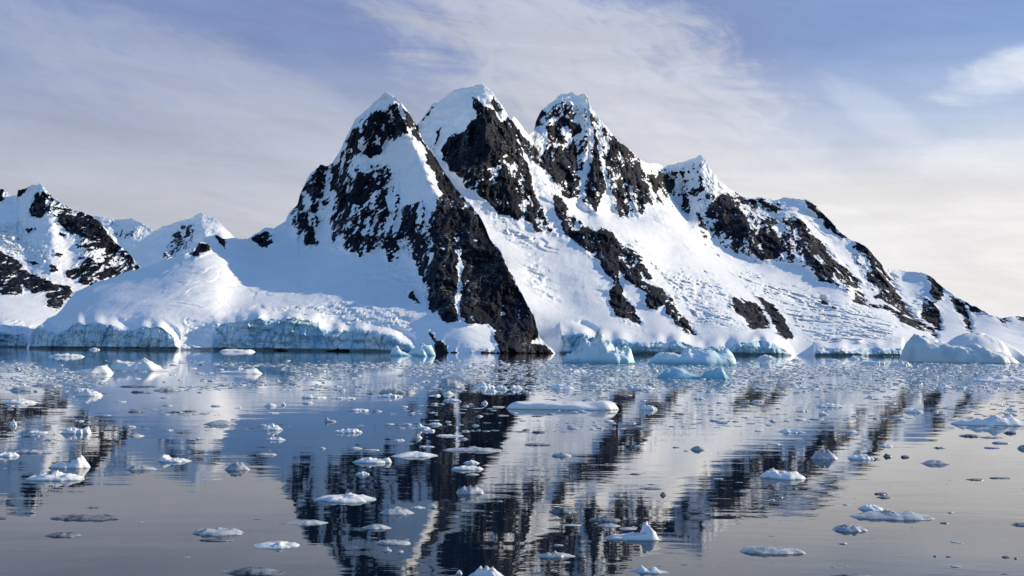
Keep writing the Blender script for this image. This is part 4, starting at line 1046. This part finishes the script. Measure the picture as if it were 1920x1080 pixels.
w = bpy.data.worlds.new("World"); scene.world = w; w.use_nodes = True
nt = w.node_tree; nt.nodes.clear()
out = nd(nt, 'OutputWorld'); bg = nd(nt, 'Background')
nt.links.new(bg.outputs[0], out.inputs[0])
sky = nd(nt, 'TexSky', sky_type='NISHITA', sun_disc=False, sun_elevation=R(SUN_EL), sun_rotation=R(SUN_AZ))
sky.air_density = 1.0; sky.dust_density = .05; sky.ozone_density = 4.0
STR = .14
bg.inputs[1].default_value = STR
dirv = nd(nt, 'TexCoord').outputs['Generated']
sep = nd(nt, 'SeparateXYZ'); nt.links.new(dirv, sep.inputs[0])
dx_, dy_, dz_ = sep.outputs[0], sep.outputs[1], sep.outputs[2]
# high thin cloud drawn out into long, gently tilted streaks
def streaks(tilt, sx, sz, scale, detail, rough, dist):
    mp = nd(nt, 'Mapping'); mp.inputs['Rotation'].default_value = (0, R(tilt), 0)
    nt.links.new(dirv, mp.inputs[0])
    mq = nd(nt, 'Mapping'); mq.inputs['Scale'].default_value = (sx, sx, sz)
    nt.links.new(mp.outputs[0], mq.inputs[0])
    return noise_node(nt, scale, detail, rough, mq.outputs[0], dist).outputs[0]
n1 = streaks(-24, 1.0, 2.6, 3.0, 10, .60, 1.0)
n2 = streaks(-12, 1.0, 4.0, 8.0, 9, .66, 1.6)
n3 = streaks(-8, 1.0, 1.6, 1.7, 3, .5, .3)
n5 = streaks(-30, 1.0, 2.2, 20.0, 8, .65, 1.2)
n4 = streaks(-3, 1.0, 9.0, 4.0, 7, .6, .8)


def bank(az, el, tilt, length, width):
    """a soft-edged bank of cirrus lying around one direction of the sky"""
    c = Vector((math.sin(R(az)) * math.cos(R(el)), math.cos(R(az)) * math.cos(R(el)), math.sin(R(el))))
    rgt = Vector((math.cos(R(az)), -math.sin(R(az)), 0)); upv = rgt.cross(c)
    ax = rgt * math.cos(R(tilt)) + upv * math.sin(R(tilt)); ay = upv * math.cos(R(tilt)) - rgt * math.sin(R(tilt))
    res = []
    for v, s in ((ax, length), (ay, width)):
        q = nd(nt, 'VectorMath', operation='DOT_PRODUCT'); nt.links.new(dirv, q.inputs[0]); q.inputs[1].default_value = v / s
        res.append(math_n(nt, 'POWER', math_n(nt, 'ABSOLUTE', q.outputs['Value']), 2.0))
    r2 = math_n(nt, 'ADD', math_n(nt, 'ADD', res[0], res[1]), math_n(nt, 'MULTIPLY', math_n(nt, 'SUBTRACT', n1, .5), 2.0))
    r2 = math_n(nt, 'ADD', r2, math_n(nt, 'MULTIPLY', math_n(nt, 'SUBTRACT', n2, .5), 2.4))
    r2 = math_n(nt, 'ADD', r2, math_n(nt, 'MULTIPLY', math_n(nt, 'SUBTRACT', n5, .5), 1.5))
    return math_n(nt, 'MULTIPLY', maprange(nt, r2, 0.0, 1.5, 1.0, 0.0), maprange(nt, dy_, .0, .3))


banks = None
for args, wgt in (((3, 14.5, -24, .20, .085), .62), ((-14, 12, -19, .34, .045), .42), ((11, 9, -30, .20, .06), .5), ((25.5, 13.5, 12, .07, .02), .8), ((25, 9.3, -4, .10, .018), .6), ((24.5, 6.5, -2, .12, .016), .5), ((-9, 7, -8, .25, .05), .3), ((19, 11.5, -35, .06, .015), .3)):
    q = math_n(nt, 'MULTIPLY', bank(*args), wgt)
    banks = q if banks is None else math_n(nt, 'MAXIMUM', banks, q)
# the veil is thick near the horizon and opens higher up
veil = maprange(nt, dz_, .06, .31, 1.0, .85, smooth=False)
veil = math_n(nt, 'ADD', veil, math_n(nt, 'MULTIPLY', math_n(nt, 'SUBTRACT', n3, .5), .5))
veil = math_n(nt, 'SUBTRACT', veil, math_n(nt, 'MULTIPLY', math_n(nt, 'MULTIPLY', maprange(nt, dx_, .17, .36), maprange(nt, dz_, .13, .26)), .40))
fac = math_n(nt, 'MAXIMUM', veil, math_n(nt, 'MULTIPLY', banks, 1.05))
fac = math_n(nt, 'MINIMUM', math_n(nt, 'MAXIMUM', fac, .74), .98)
fac = math_n(nt, 'MULTIPLY', fac, maprange(nt, dz_, .28, .50, 1.0, .05))
fac = math_n(nt, 'MULTIPLY', fac, maprange(nt, dy_, -.35, .35, .15, 1.0))
# cloud colour: warmer and brighter towards the sun
dot = nd(nt, 'VectorMath', operation='DOT_PRODUCT'); nt.links.new(dirv, dot.inputs[0]); dot.inputs[1].default_value = sd
glow = maprange(nt, dot.outputs['Value'], -.05, .66)
k = .76 / STR
cc = mixc(nt, glow, (.515 * k, .525 * k, .59 * k, 1), (.87 * k, .845 * k, .835 * k, 1))
cool = math_n(nt, 'MULTIPLY', maprange(nt, dz_, .13, .265, 0, .95, smooth=False), math_n(nt, 'SUBTRACT', 1.0, banks))
cc = mixc(nt, cool, cc, (.195 * k, .27 * k, .495 * k, 1))
tn = math_n(nt, 'ADD', math_n(nt, 'MULTIPLY', n2, .5), math_n(nt, 'MULTIPLY', n4, .5))
tn = math_n(nt, 'MULTIPLY', maprange(nt, tn, .36, .64, .93, 1.07), math_n(nt, 'ADD', 1.0, math_n(nt, 'MULTIPLY', banks, .10)))
vm = nd(nt, 'VectorMath', operation='SCALE'); nt.links.new(cc, vm.inputs[0]); nt.links.new(tn, vm.inputs['Scale'])
final = mixc(nt, fac, sky.outputs[0], vm.outputs[0])
nt.links.new(final, bg.inputs[0])

scene.view_settings.view_transform = 'Standard'
scene.view_settings.look = 'None'
scene.view_settings.exposure = 0.4
scene.view_settings.gamma = 1.0
scene.render.engine = 'CYCLES'
scene.cycles.use_denoising = True
scene.cycles.max_bounces = 6
scene.cycles.diffuse_bounces = 3
scene.cycles.glossy_bounces = 3
scene.cycles.caustics_reflective = False
scene.cycles.caustics_refractive = False
